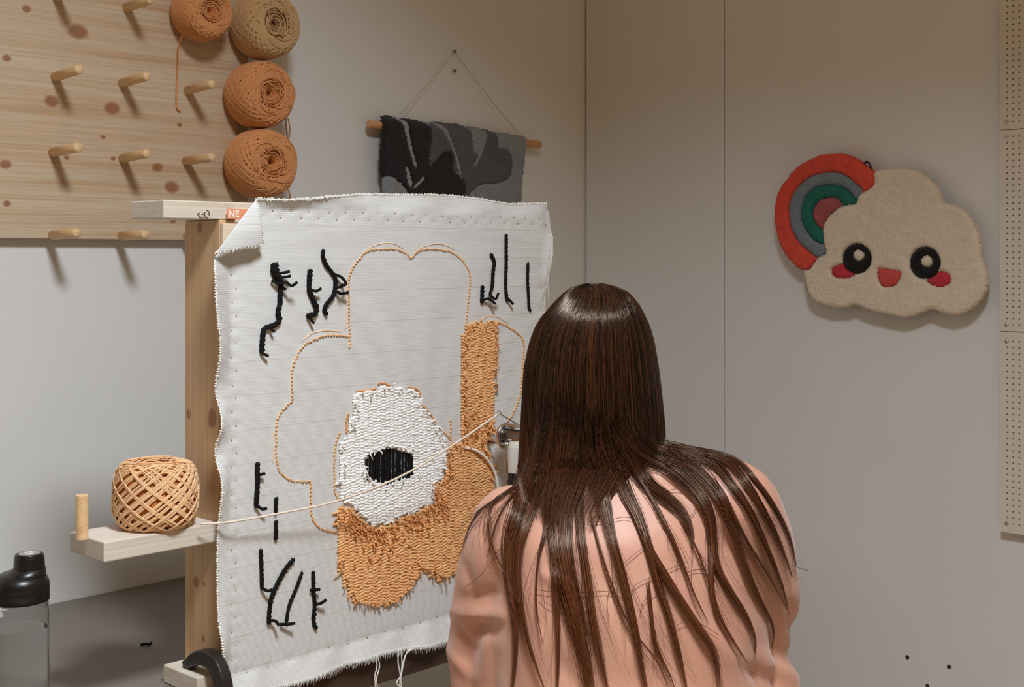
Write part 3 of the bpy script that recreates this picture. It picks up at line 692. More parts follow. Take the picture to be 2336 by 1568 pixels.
def fill(poly, mat, name, dz, dx, r, cut=None, fuzz=0, fuzz_down=.0, slope=.25, seed=1, L=.0078):
    r_ = random.Random(seed); P = np.array(poly); mb = MB()
    z = P[:, 1].min(); row = 0; edge = []
    while z < P[:, 1].max():
        xs = np.arange(P[:, 0].min(), P[:, 0].max(), dx)
        for k, x in enumerate(xs):
            col = k % 3
            xx = x + r_.uniform(-.0006, .0006); zz = z + .0016 * math.sin(k * 1.9 + .3 * row) + r_.uniform(-.0004, .0004)
            a = np.array([xx]); b = np.array([zz])
            if not pip(a, b, poly)[0]: continue
            if cut is not None and pip(a, b, cut)[0]: continue
            d = pdist(a, b, poly)[0]
            if cut is not None: d = min(d, pdist(a, b, cut)[0])
            if d < .006: edge.append((xx, zz))
            s = slope * (1 if (k + (row // 9)) % 2 else -1) * r_.uniform(.2, 1.3); h = L / 2 * r_.uniform(.8, 1.1)
            y = cloth_y(xx, zz) - .0022 - r_.uniform(0, .0009)
            mb.capsule((xx - h, y + .0006, zz - h * s), (xx + h, y - .0004, zz + h * s), r * r_.uniform(.88, 1.1), 5)
        z += dz; row += 1
    o = obj(name, mb, mat, canvas, smooth=True, kind='stuff')
    mf = MB()
    for (x, zz) in edge:
        for q in range(fuzz):
            y = cloth_y(x, zz) - .003
            e = np.array([r_.gauss(0, .004), -abs(r_.gauss(.004, .003)), r_.gauss(-fuzz_down, .004)])
            m_ = e * .5 + np.array([r_.gauss(0, .001), -.002, .001])
            b = np.array([x + r_.gauss(0, .002), y, zz + r_.gauss(0, .002)])
            mf.tube([b, b + m_, b + e], [.0012, .0012, .0009], 4)
    if fuzz: obj('loose_ends', mf, mat, o, smooth=True, kind='stuff')
    return o
fill(orange_p, M['st_orange'], 'orange_tufting', .0050, .0098, .00245, fuzz=2, fuzz_down=.003, seed=2, L=.0098, slope=.30)
fill(white_p, M['st_white'], 'white_tufting', .0048, .0092, .0027, cut=black_p, fuzz=1, fuzz_down=.002, seed=3, slope=.20, L=.0092)
# deeper orange tufts scattered below the white patch and by the gun
mf = MB(); r_ = random.Random(5)
for i in range(330):
    sel = r_.random()
    if sel < .6:
        u = r_.random(); bx = np.interp(u, [0, .2, .45, .7, 1], [775, 825, 860, 930, 1010]); by = np.interp(u, [0, .2, .45, .7, 1], [1160, 1195, 1212, 1185, 1120]); px, py = bx + r_.gauss(4, 16), by + abs(r_.gauss(0, 24))
    elif sel < .8: px, py = r_.gauss(1085, 22), r_.gauss(985, 20)
    else: px, py = r_.uniform(800, 1100), r_.uniform(1080, 1340)
    p = cp(px, py, .003)
    if not pip(np.array([p[0]]), np.array([p[2]]), orange_p)[0]: continue
    e = np.array([r_.gauss(0, .004), -abs(r_.gauss(.004, .003)), r_.gauss(-.004, .004)])
    mf.tube([p, p + e * .5 + np.array([0, -.002, .001]), p + e], [.0014, .0014, .001], 4)
obj('cut_ends', mf, M['st_deep'], canvas, smooth=True, kind='stuff')
# black mouth patch: upright rows with pale gaps
mb = MB(); P = np.array(black_p); x = P[:, 0].min() + .003; k = 0
while x < P[:, 0].max():
    zs = [z for z in np.arange(P[:, 1].min(), P[:, 1].max(), .0012) if pip(np.array([x]), np.array([z]), black_p)[0]]
    if len(zs) > 3:
        z = zs[0]
        while z < zs[-1] - .002:
            mb.capsule((x + random.gauss(0, .0003), YC - .0026, z), (x + random.gauss(0, .0003), YC - .0026, z + .0030), .0025, 6); z += .0036
    x += random.choice((.0052, .0062, .0072)); k += 1
obj('black_tufting', mb, M['st_black'], canvas, smooth=True, kind='stuff')

def black_line(main, spikes, width=11, taper=True):
    mb = MB(); Q = resample([cp(*p, .002) for p in catmull(main, 6)], .0022); n = len(Q)
    R = np.array([.0037 * width / 11 * (1 + .13 * math.sin(i * 1.9) + random.uniform(-.10, .10)) for i in range(n)])
    R[0] *= .7; R[-1] *= .7; Q[:, 1] -= R * .35
    mb.tube(Q, R, 8)
    for i in range(0, n, 2):
        d = rng.normal(0, 1, 3); d[1] = -abs(d[1]) * .6; d /= np.linalg.norm(d)
        mb.capsule(Q[i] + d * R[i] * .5, Q[i] + d * R[i] * 1.05, .0011, 5)
    for s in spikes:
        S = catmull([cp(x, y, .004 + .005 * j) for j, (x, y) in enumerate(s)], 5)
        mb.tube(S, .0025, 6)
    obj('black_yarn_line', mb, M['st_black'], canvas, smooth=True)
BL = [
 ([(624, 600), (622, 612), (626, 626), (634, 640), (638, 652), (636, 675), (635, 695), (631, 712), (634, 730), (622, 742), (600, 750), (596, 775), (594, 806)], [[(628, 624), (640, 622), (649, 619)], [(630, 630), (642, 632), (651, 629)], [(616, 640), (628, 647), (640, 644), (648, 652), (657, 643)], [(637, 655), (645, 661)], [(610, 746), (618, 757)], [(594, 806), (605, 812)]], 12),
 ([(705, 615), (703, 640), (703, 662), (711, 684), (719, 702), (715, 716), (697, 722)], [[(706, 661), (714, 664), (721, 657)], [(700, 722), (709, 738)]], 12),
 ([(735, 570), (734, 585), (741, 604), (754, 621), (762, 635), (762, 655), (757, 675), (744, 692), (737, 706), (743, 719)], [[(760, 626), (770, 632), (776, 644), (770, 650), (758, 650)], [(758, 657), (773, 654)], [(762, 665), (772, 670), (783, 667)]], 10),
 ([(1117, 580), (1125, 598), (1122, 620), (1121, 648), (1118, 662)], [[(1118, 660), (1110, 672), (1118, 682), (1120, 668)]], 10),
 ([(1098, 652), (1097, 670), (1096, 692)], [[(1098, 686), (1107, 681), (1117, 693)]], 10),
 ([(1152, 535), (1152, 570), (1152, 600), (1151, 640), (1152, 670), (1155, 688)], [[(1154, 680), (1163, 694)]], 9),
 ([(1202, 600), (1201, 640), (1203, 680), (1204, 702), (1208, 709)], [], 8),
 ([(585, 1055), (584, 1075), (585, 1100), (583, 1130), (582, 1158)], [[(585, 1084), (597, 1079)], [(582, 1152), (590, 1160), (597, 1157)]], 11),
 ([(628, 1135), (627, 1152), (627, 1170)], [], 9),
 ([(627, 1187), (627, 1210), (626, 1232)], [], 9),
 ([(592, 1253), (594, 1300), (595, 1343)], [[(594, 1341), (602, 1346), (609, 1342)]], 9),
 ([(668, 1275), (650, 1296), (633, 1325), (617, 1362), (612, 1395), (611, 1424)], [[(612, 1416), (620, 1415), (625, 1424)]], 10),
 ([(687, 1305), (672, 1345), (657, 1382), (651, 1420)], [[(636, 1424), (650, 1422), (661, 1418)]], 8),
 ([(712, 1303), (713, 1345), (715, 1380), (713, 1405), (714, 1424), (720, 1434)], [[(704, 1346), (722, 1343)], [(716, 1379), (725, 1374), (732, 1365)], [(708, 1401), (714, 1400)]], 9)]
BL.append(([(624, 602), (622, 614), (627, 628), (634, 640)], [], 19))
for a, b, c in BL: black_line(a, b, c)
obj('white_yarn_tail', MB().tube(catmull([cp(x, y, d) for x, y, d in ((1050, 1020, .004), (1080, 1028, .008), (1105, 1050, .010), (1122, 1085, .010), (1130, 1130, .008), (1132, 1170, .006))], 8), .0022, 6), M['st_white'], canvas, smooth=True)
# ------------------------------------------------------------------ yarn cake on the arm and its feeding strand
yp = at_y(355, 1200, 1.693)
CKX = at_y(357, 1150, 1.69)[0]
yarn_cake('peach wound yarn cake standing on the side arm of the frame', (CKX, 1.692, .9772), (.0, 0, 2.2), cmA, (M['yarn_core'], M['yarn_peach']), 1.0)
EYE = at_y(1138, 944, 1.545)
s0 = at_y(457, 1196, 1.634)
mid = [(457, 1196, 1.632), (520, 1192, 1.618), (620, 1175, 1.610), (760, 1146, 1.598), (870, 1107, 1.585), (945, 1071, 1.575), (1010, 1031, 1.566), (1075, 988, 1.556)]
M['feed'] = yarn_mat('cream_feed_yarn', (226, 206, 178), (242, 230, 212))
strand('feed_yarn', 'cream yarn strand running from the peach cake to the tufting gun', [at_y(*p) for p in mid] + [EYE], .0017, M['feed'], 'yarn')

# ------------------------------------------------------------------ tufting gun
gx, gz = 1.686, 1.0545
gun = thing('tufting_gun', 'metal tufting gun held against the cloth in front of the person', 'tufting gun', (gx, 1.50, gz - .12))
def gp(px, py, y): return at_y(px, py, y)
fc = gp(1152, 995, 1.600)
obj('foot_disc', MB().lathe([(.0001, 0), (.0235, 0), (.0245, .002), (.0245, .005), (.022, .007), (.019, .006), (.017, .004), (.0001, .004)], fc, 'y', 32), M['metal'], gun, smooth=False, bevel=.0006)
obj('drive_shaft', MB().lathe([(.012, .004), (.012, .06), (.015, .062), (.015, .11), (.019, .112), (.019, .17), (.016, .175), (.0001, .175)], fc + np.array([0, 0, .002]), 'y', 28), M['dark_metal'], gun, bevel=.0008)
obj('guide_bar', MB().box(fc[0] - .006, fc[0] + .006, fc[1] - .15, fc[1] - .01, fc[2] + .018, fc[2] + .024), M['metal'], gun, bevel=.001)
obj('needle', MB().tube([fc + np.array([-.012, .028, -.012]), fc + np.array([-.012, -.02, -.012])], .0026, 10), M['metal'], gun, smooth=True)
kn = obj('lock_screw', MB().lathe([(.003, 0), (.003, .006), (.006, .007), (.006, .012), (.004, .014), (.002, .016), (.0025, .018), (.0001, .020)], (fc[0], fc[1] - .060, fc[2] + .0245), 'z', 16), M['metal'], gun, smooth=True)
obj('thread_guide', MB().tube([fc + np.array([0, -.035, .022]), fc + (EYE - fc) * .6 + np.array([0, 0, .014])] + [EYE + np.array([.0035 * math.cos(t), 0, .0035 * math.sin(t) + .001]) for t in np.linspace(.3, 6, 14)], .0011, 6), M['metal'], gun, smooth=True)
pz = gp(1150, 1078, 1.60)[2]
obj('base_plate', MB().box(fc[0] - .010, fc[0] + .008, fc[1] - .012, fc[1] - .008, pz, fc[2]), M['metal'], gun, bevel=.001)
wc = gp(1178, 1046, 1.545)
obj('handle', MB().lathe([(.0001, -.036), (.0135, -.036), (.0145, -.03), (.0145, .02), (.013, .028), (.0001, .028)], wc, 'z', 24), M['white_plastic'], gun, smooth=False, bevel=.001)
kc = gp(1178, 1112, 1.545)
kb_ = obj('speed_knob', MB().lathe([(.0001, -.034), (.014, -.034), (.0155, -.03), (.0155, .008), (.0175, .009), (.0175, .0115), (.0150, .0125), (.0150, .026), (.0001, .026)], kc, 'z', 24), M['black_plastic'], gun, bevel=.0006)
obj('knob_tip', MB().lathe([(.007, .026), (.006, .030), (.003, .032), (.003, .036), (.004, .037), (.003, .040), (.0001, .040)], kc, 'z', 16), M['metal'], kb_, smooth=True)
obj('rear_grip', MB().tube([fc + np.array([0, -.172, .002]), fc + np.array([0, -.19, -.01]), fc + np.array([0, -.2, -.05]), fc + np.array([0, -.205, -.12])], [.019, .021, .018, .016], 16), M['black_plastic'], gun, smooth=True)

# ------------------------------------------------------------------ clamp
cx = 1.070
cl_ = thing('table_clamp', 'black iron clamp holding the frame rail to the table edge', 'clamp', (cx, 1.64, TZ - .1))
path = catmull([(1.705, .757), (1.692, .763), (1.675, .773), (1.650, .779), (1.626, .773), (1.611, .752), (1.605, .72), (1.605, .66), (1.610, .62), (1.630, .60), (1.66, .596)], 5)
mb = MB(); rings = []
Pp = np.array(path); Tt = np.gradient(Pp, axis=0); Tt /= np.linalg.norm(Tt, axis=1)[:, None]
for i, (p, t) in enumerate(zip(Pp, Tt)):
    nrm = np.array([-t[1], t[0]]); u = i / (len(Pp) - 1)
    hh = np.interp(u, [0, .1, .3, .5, .8, 1], [.006, .008, .0125, .013, .012, .011]); ww = np.interp(u, [0, .15, 1], [.0085, .0095, .0095])
    rings.append([(cx + a * ww, *(p + nrm * b * hh)) for a, b in ((-1, -.8), (-.8, -1), (.8, -1), (1, -.8), (1, .8), (.8, 1), (-.8, 1), (-1, .8))])
obj('clamp_body', mb.loft(rings), M['black_iron'], cl_, bevel=.001)
obj('clamp_screw', MB().lathe([(.011, 0), (.011, .004), (.005, .006), (.005, -.09 + .09 + .01), (.005, .05)][:3] + [(.005, .006)], (cx, 1.662, TZ - .07), 'z', 16), M['metal'], cl_)
obj('screw_shaft', MB().tube([(cx, 1.662, .50), (cx, 1.662, TZ - .066)], .005, 12), M['metal'], cl_, smooth=True)
obj('screw_handle', MB().tube([(cx - .03, 1.662, .505), (cx + .03, 1.662, .505)], .003, 8), M['metal'], cl_, smooth=True)

# ------------------------------------------------------------------ water bottle and yarn scrap
bp_ = at_t(46, 1400, 1.80); bx, by = bp_[0], bp_[1]
bt = thing('water_bottle', 'clear water bottle with a black screw lid standing on the table', 'bottle', (bx, by, TZ))
def glass(name, col, ior, rough=.02):
    t = NT(name); t.base(col); t.rough(rough); t.b.inputs['Transmission Weight'].default_value = 1; t.b.inputs['IOR'].default_value = ior
    v = t.coord(); t.bump(t.noise(v, 12, 2), .02, .001); return t.m
M['bottle'] = glass('clear_plastic', (.97, .97, .97, 1), 1.09); M['water'] = glass('water', (.95, .96, .96, 1), 1.12)
BR = .0385
zl = CAMZ - (1372 - HY) / F * 1.80 - TZ      # where the lid starts
zw = CAMZ - (1432 - HY) / F * 1.80 - TZ
obj('bottle_body', MB().lathe([(.0001, .001), (BR * .93, .001), (BR, .006), (BR, .009), (BR, zl - .015), (BR * .998, zl - .012), (BR * .97, zl - .004), (BR * .93, zl), (BR * .93, zl + .01), (BR * .89, zl + .01), (BR * .89, zl - .003), (BR * .95, zl - .012), (BR * .955, zl - .016), (BR * .955, .011), (BR * .95, .008), (BR * .9, .0055), (.0001, .005)], (bx, by, TZ), 'z', 48, False), M['bottle'], bt, smooth=True)
obj('water', MB().lathe([(.0001, .0066), (BR * .90, .0068), (BR * .93, .0085), (BR * .935, .0105), (BR * .935, zw - .002), (BR * .934, zw - .0003), (BR * .93, zw), (BR * .9, zw), (.0001, zw)], (bx, by, TZ), 'z', 48, False), M['water'], bt, smooth=True)
r_out = BR * 1.01
lid = obj('lid', MB().lathe([(.0001, zl + .010), (r_out * .9, zl + .0008), (r_out, zl + .001), (r_out * 1.0, zl + .016), (r_out * .985, zl + .018), (r_out * 1.0, zl + .0195), (r_out * .985, zl + .027), (r_out * .9, zl + .034), (r_out * .62, zl + .040), (.0001, zl + .042)], (bx, by, TZ), 'z', 48), M['black_plastic'], bt, smooth=True)
rt = np.array([SS, -CC, 0]); cc = np.array([bx, by, TZ]) + rt * .0125
capz = zl + .038; ch = CAMZ - (1262 - HY) / F * 1.80 - TZ
# sloping spout shoulder between lid and cap
obj('spout_shoulder', MB().loft([[np.array([bx, by, TZ + zl + .026]) + np.array([math.cos(a) * .034, math.sin(a) * .034, 0]) for a in np.linspace(0, 2 * PI, 32, False)],
                                [cc + np.array([math.cos(a) * .0225, math.sin(a) * .0225, capz + .008]) for a in np.linspace(0, 2 * PI, 32, False)]]), M['black_plastic'], lid, smooth=True)
cap = obj('cap', MB().lathe([(.0001, capz), (.0208, capz), (.0212, capz + .004), (.0200, ch - .006), (.0185, ch - .001), (.016, ch), (.0155, ch - .0008), (.0001, ch - .0008)], cc, 'z', 40), M['black_plastic'], bt, smooth=False, bevel=.0006)
M['grey_print'] = plain('grey_print', srgb(150, 148, 145), .5); 
obj('cap_disc', MB().lathe([(.0001, ch - .0006), (.0148, ch - .0006), (.0148, ch - .0001), (.0001, ch - .0001)], cc, 'z', 32), M['grey_print'], cap)
ring = [(-.3, 1), (.0, 1), (.7, .75), (1, .25), (1, -.3), (.7, -.8), (0, -1), (-.6, -.85), (-.95, -.4), (-.9, .3), (-.55, .6), (-.15, .45), (.35, .45)]
vw = np.array([CC, SS, 0])
obj('cap_mark', MB().tube(catmull([cc + rt * a * .0058 + vw * b * .0058 + np.array([0, 0, ch + .0002]) for a, b in ring], 3), .0009, 5), M['white_plastic'], cap)
sc = at_t(335, 1474, 1); d = ray(335, 1474); tz = (TZ - CAMZ) / d[2]; q = d * tz
scrap = strand('yarn_scrap', 'tiny black yarn scrap lying on the grey table', [(q[0] - .008, q[1] + .006, TZ + .0022), (q[0] - .002, q[1] + .002, TZ + .003), (q[0] + .003, q[1] - .002, TZ + .0024), (q[0] + .008, q[1] - .003, TZ + .0045)], .0021, M['st_black'], 'yarn scrap')

# ------------------------------------------------------------------ person
def blob(mb, voxel, smooth=6):
    m = mb.mesh('tmp'); o = bpy.data.objects.new('tmp', m); COL.objects.link(o)
    r = o.modifiers.new('r', 'REMESH'); r.mode = 'VOXEL'; r.voxel_size = voxel
    s = o.modifiers.new('s', 'SMOOTH'); s.iterations = smooth; s.factor = .5
    bpy.context.view_layer.update()
    out = bpy.data.meshes.new_from_object(o.evaluated_get(bpy.context.evaluated_depsgraph_get()))
    bpy.data.objects.remove(o); out.polygons.foreach_set('use_smooth', [True] * len(out.polygons)); return out
def taper(mb, pts, rs, seg=18):
    """pts in camera axes (right, up, away); closed tapered limb with round ends"""
    P = [W(*p) for p in pts]; P = [np.array(p) for p in catmull(P, 5)]; R = np.interp(np.linspace(0, 1, len(P)), np.linspace(0, 1, len(rs)), rs)
    d0 = P[1] - P[0]; d0 /= np.linalg.norm(d0); d1 = P[-1] - P[-2]; d1 /= np.linalg.norm(d1)
    cap0 = [P[0] - d0 * R[0] * math.sin(t) for t in (1.45, 1.2, .8, .4)]; cap1 = [P[-1] + d1 * R[-1] * math.sin(t) for t in (.4, .8, 1.2, 1.45)]
    rr = [R[0] * math.cos(t) for t in (1.45, 1.2, .8, .4)] + list(R) + [R[-1] * math.cos(t) for t in (.4, .8, 1.2, 1.45)]
    mb.tube(cap0 + P + cap1, rr, seg)
def rings(secs, seg=36):
    out = []
    for (X, Y, Z, rx, rz) in secs: out.append([W(X + rx * math.cos(a), Y, Z + rz * math.sin(a)) for a in np.linspace(0, 2 * PI, seg, False)])
    return out
def csmooth(secs, n=5): return [tuple(p) for p in catmull(secs, n)]
def ell(mb, c, r): 
    R = []
    for i in range(1, 12):
        t = PI * i / 12; R.append([W(c[0] + r[0] * math.sin(t) * math.cos(a), c[1] + r[1] * math.cos(t), c[2] + r[2] * math.sin(t) * math.sin(a)) for a in np.linspace(0, 2 * PI, 20, False)])
    mb.loft(R)
SL = (-.004, -.440, 1.930); SR = (.318, -.374, 1.905); EL_ = (-.036, -.600, 2.000); ER_ = (.362, -.560, 1.995)
WL = (.015, -.455, 2.195); WR = (.195, -.445, 2.150)
person = thing('person', 'person with long brown hair in a pink blouse, seated and turned away', 'person', W(.165, -CAMZ, 1.87))
# body (skin): one continuous mesh
mb = MB()
HC = (.122, -.168, 1.965)
ell(mb, HC, (.074, .102, .092)); ell(mb, (.122, -.235, 2.005), (.056, .056, .058)); ell(mb, (.122, -.205, 2.066), (.011, .022, .016)); ell(mb, (.122, -.262, 2.045), (.022, .016, .018))
ell(mb, (.046, -.19, 1.975), (.010, .028, .018)); ell(mb, (.198, -.19, 1.975), (.010, .028, .018))
taper(mb, [(.150, -.36, 1.925), (.138, -.29, 1.940), (.125, -.22, 1.962)], [.056, .050, .050])
mb.loft(rings(csmooth([(.168, -.98, 1.88, .13, .10), (.168, -.90, 1.875, .165, .12), (.168, -.74, 1.885, .14, .095), (.166, -.58, 1.895, .145, .10), (.163, -.46, 1.905, .165, .10), (.160, -.39, 1.92, .15, .085), (.15, -.34, 1.93, .07, .05)])))
for S_, E_, W_, hand, sgn in ((SL, EL_, WL, (.068, -.405, 2.262), 1), (SR, ER_, WR, (.150, -.405, 2.198), -1)):
    taper(mb, [S_, tuple((a + b) / 2 for a, b in zip(S_, E_)), E_, tuple((a + b) / 2 for a, b in zip(E_, W_)), W_], [.050, .044, .038, .036, .026])
    wv = np.array(W_); hv = np.array(hand); dv = (hv - wv) / np.linalg.norm(hv - wv)
    taper(mb, [W_, tuple(wv + dv * .035), tuple(wv + dv * .075)], [.024, .030, .029])
    side = np.cross(dv, [0, 1, 0]); side /= np.linalg.norm(side); upv = np.cross(side, dv)
    for k, (ln, off) in enumerate(((.062, .024), (.072, .008), (.068, -.008), (.055, -.023))):
        b = wv + dv * .085 + upv * off
        c1 = b + dv * ln * .42; c2 = c1 + (dv * .35 + side * sgn * .9) * ln * .38; c3 = c2 + (-dv * .55 + side * sgn * .6) * ln * .30
        taper(mb, [tuple(b - dv * .02), tuple(c1), tuple(c2), tuple(c3)], [.0095, .009, .0085, .0075], 10)
    tb0 = wv + dv * .035 + upv * .022 + side * sgn * .012
    taper(mb, [tuple(tb0), tuple(tb0 + (dv * .6 + side * sgn * .7 + upv * .3) * .035), tuple(tb0 + (dv * .9 + side * sgn * .9 - upv * .1) * .055)], [.013, .0105, .009], 10)
HIPL = (.085, -.905, 1.885); HIPR = (.250, -.905, 1.880)
KL = (.055, -.865, 2.27); KR = (.285, -.865, 2.26); AL = (.06, -1.285, 2.24); AR = (.29, -1.285, 2.23)
for H_, K_, A2 in ((HIPL, KL, AL), (HIPR, KR, AR)):
    taper(mb, [H_, tuple((a + b) / 2 for a, b in zip(H_, K_)), K_], [.085, .072, .055]); taper(mb, [K_, tuple(a * .6 + b * .4 for a, b in zip(K_, A2)), A2], [.055, .050, .034])
    taper(mb, [A2, (A2[0], -1.335, A2[2] + .02), (A2[0], -1.345, A2[2] + .14)], [.034, .034, .024])
def skin():
    t = NT('skin'); v = t.coord(); t.base(t.ramp(t.noise(v, 30, 3), [(.3, srgb(222, 176, 150)), (.7, srgb(232, 190, 166))])); t.rough(.5); t.b.inputs['Subsurface Weight'].default_value = .15
    t.b.inputs['Subsurface Radius'].default_value = (.02, .008, .004); return t.m
M['skin'] = skin()
body = obj('body', blob(mb, .0052, 3), M['skin'], person)
M['eye'] = plain('eye_white', (.8, .78, .75, 1), .2, .02); M['lip'] = plain('lips', srgb(184, 96, 88), .45, .05)
for ex in (.094, .150): 
    e_ = MB(); ell(e_, (ex, -.178, 2.043), (.011, .009, .009)); obj('eye', e_, M['eye'], person, smooth=True)
mo = MB(); ell(mo, (.122, -.245, 2.060), (.022, .006, .006)); obj('lips', mo, M['lip'], person, smooth=True)
# trousers, shoes
mb = MB()
mb.loft(rings(csmooth([(.168, -.985, 1.88, .135, .105), (.168, -.90, 1.875, .180, .132), (.168, -.80, 1.880, .165, .118)])))
for H_, K_, A2 in ((HIPL, KL, AL), (HIPR, KR, AR)):
    taper(mb, [H_, tuple((a + b) / 2 for a, b in zip(H_, K_)), K_], [.095, .083, .066]); taper(mb, [K_, tuple(a * .6 + b * .4 for a, b in zip(K_, A2)), A2], [.066, .060, .046])
M['denim'] = plain('dark_denim', srgb(52, 58, 72), .85, .15, 120, .3, 900)
obj('trousers', blob(mb, .008, 4), M['denim'], person)
M['shoe'] = plain('dark_shoe', srgb(46, 42, 40), .5, .1)
for A2 in (AL, AR):
    s_ = MB(); taper(s_, [(A2[0], -1.328, A2[2] - .02), (A2[0], -1.330, A2[2] + .06), (A2[0], -1.340, A2[2] + .165)], [.042, .042, .032]); 
    me = blob(s_, .006, 3)
    for vv in me.vertices: vv.co.z = max(vv.co.z, .002)
    obj('shoe', me, M['shoe'], person)
# blouse
mb = MB()
mb.loft(rings(csmooth([(.168, -.93, 1.865, .205, .150), (.168, -.84, 1.865, .205, .150), (.168, -.72, 1.872, .195, .138), (.166, -.60, 1.885, .190, .130), (.164, -.50, 1.897, .196, .126), (.162, -.42, 1.91, .185, .112), (.160, -.365, 1.922, .150, .092), (.152, -.318, 1.932, .085, .070), (.146, -.295, 1.938, .062, .060)])))
taper(mb, [(.12, -.345, 1.93), (.05, -.394, 1.932), SL], [.052, .058, .068]); taper(mb, [(.17, -.345, 1.93), (.26, -.338, 1.92), SR], [.052, .058, .072])
taper(mb, [SL, (-.022, -.51, 1.955), (-.035, -.600, 1.995), (-.03, -.615, 2.03), (-.012, -.53, 2.12), (.006, -.475, 2.175)], [.072, .068, .064, .060, .050, .036])
taper(mb, [(.0, -.40, 1.925), (.03, -.52, 1.93), (.02, -.66, 1.94)], [.06, .085, .08]); taper(mb, [(.305, -.40, 1.905), (.295, -.52, 1.91), (.310, -.66, 1.92)], [.07, .08, .08])
taper(mb, [SR, (.350, -.45, 1.935), (.366, -.555, 1.985), (.352, -.59, 2.02), (.30, -.52, 2.08), (.225, -.462, 2.13)], [.078, .076, .070, .062, .050, .036])
taper(mb, [(.358, -.60, 1.97), (.372, -.68, 1.96), (.38, -.75, 1.95)], [.055, .068, .05]); taper(mb, [(-.036, -.58, 1.985), (-.030, -.66, 1.975), (-.02, -.74, 1.96)], [.058, .064, .05])
blouse_me = blob(mb, .0065, 9)
def camc(p): d = Vector((p.x, p.y, p.z - CAMZ)); return (d.x * SS - d.y * CC, d.z, d.x * CC + d.y * SS)
def fold(px_, py_, ax, ay, wdt, amp, X, Y, Z):
    # a soft crease between two image points of the photograph, as a ridge on the cloth
    a = np.array([px_, py_], float); b = np.array([ax, ay], float); p = np.array([HX + F * X / Z, HY - F * Y / Z])
    d = b - a; t = np.clip((p - a).dot(d) / d.dot(d), 0, 1); r = np.linalg.norm(p - a - t * d)
    return amp * math.exp(-(r / wdt) ** 2) * math.sin(PI * (.15 + .7 * t))
FOLDS = [(1050, 1400, 1150, 1405, 16, .009), (1060, 1365, 1140, 1350, 15, -.006), (1035, 1420, 1075, 1480, 12, -.009), (1020, 1470, 1075, 1545, 16, .008), (1085, 1430, 1130, 1440, 16, -.008), (1120, 1440, 1110, 1540, 16, .007),
         (1800, 1380, 1815, 1460, 10, -.010), (1740, 1500, 1830, 1560, 20, .010), (1690, 1520, 1760, 1560, 14, -.006), (1560, 1050, 1460, 1085, 4, -.003), (1600, 1420, 1680, 1520, 22, .006), (1500, 1440, 1560, 1560, 26, -.005), (1230, 1450, 1210, 1560, 18, .006), (1290, 1340, 1240, 1310, 14, .007), (1280, 1500, 1300, 1568, 20, -.005), (1100, 1220, 1090, 1330, 18, .004), (1060, 1290, 1075, 1350, 10, -.005)]
nrm = [v.normal.copy() for v in blouse_me.vertices]
for v, nn in zip(blouse_me.vertices, nrm):
    X, Y, Z = camc(v.co); d = 0
    if nn.dot(Vector(FWD)) < .3:
        for f in FOLDS: d += fold(*f, X, Y, Z)
    q = v.co
    d += .0035 * noise.noise(Vector((X * 7, Y * 16, Z * 7))) + .0018 * noise.noise(Vector((X * 22 + Y * 9, Y * 14, Z * 20)))
    v.co = q + nn * d
def blouse_mat():
    t = NT('pink_satin'); v = t.coord(); t.base(t.ramp(t.noise(v, 9, 3), [(.3, srgb(206, 146, 122)), (.7, srgb(216, 160, 134))])); t.rough(.48)
    t.b.inputs['Sheen Weight'].default_value = .25; t.bump(t.noise(t.coord((1, 1, 1)), 34, 3), .10, .006); return t.m
M['blouse'] = blouse_mat()
blouse = obj('blouse', blouse_me, M['blouse'], person, label='pink satin long sleeved blouse')

# ------------------------------------------------------------------ hair
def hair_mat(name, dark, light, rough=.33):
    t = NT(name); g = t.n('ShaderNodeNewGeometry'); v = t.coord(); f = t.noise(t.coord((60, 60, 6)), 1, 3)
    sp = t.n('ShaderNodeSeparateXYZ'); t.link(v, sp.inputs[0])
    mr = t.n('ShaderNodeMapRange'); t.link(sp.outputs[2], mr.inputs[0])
    for i_, val in ((1, 1.14), (2, .86), (3, 0), (4, .66)): mr.inputs[i_].default_value = val      # shade over the head put into the hair colour, lighter lower down
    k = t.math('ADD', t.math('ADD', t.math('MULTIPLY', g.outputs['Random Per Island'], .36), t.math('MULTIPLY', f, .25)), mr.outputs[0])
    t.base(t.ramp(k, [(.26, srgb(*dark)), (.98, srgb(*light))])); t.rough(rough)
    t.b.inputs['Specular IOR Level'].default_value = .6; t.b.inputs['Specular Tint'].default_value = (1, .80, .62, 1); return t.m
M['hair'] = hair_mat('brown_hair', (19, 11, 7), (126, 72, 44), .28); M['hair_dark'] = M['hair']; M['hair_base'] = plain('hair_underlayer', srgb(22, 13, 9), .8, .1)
sil = [(650, 1352, 1358), (658, 1312, 1400), (672, 1290, 1432), (700, 1262, 1455), (740, 1228, 1476), (780, 1212, 1488), (840, 1199, 1498), (900, 1195, 1505), (960, 1192, 1511), (1010, 1188, 1514), (1050, 1186, 1500), (1090, 1184, 1462), (1130, 1186, 1424), (1165, 1200, 1400)]
rows = []; HZ = 1.968
sy = np.array([s[0] for s in sil]); slx = np.array([s[1] for s in sil]); srx = np.array([s[2] for s in sil])
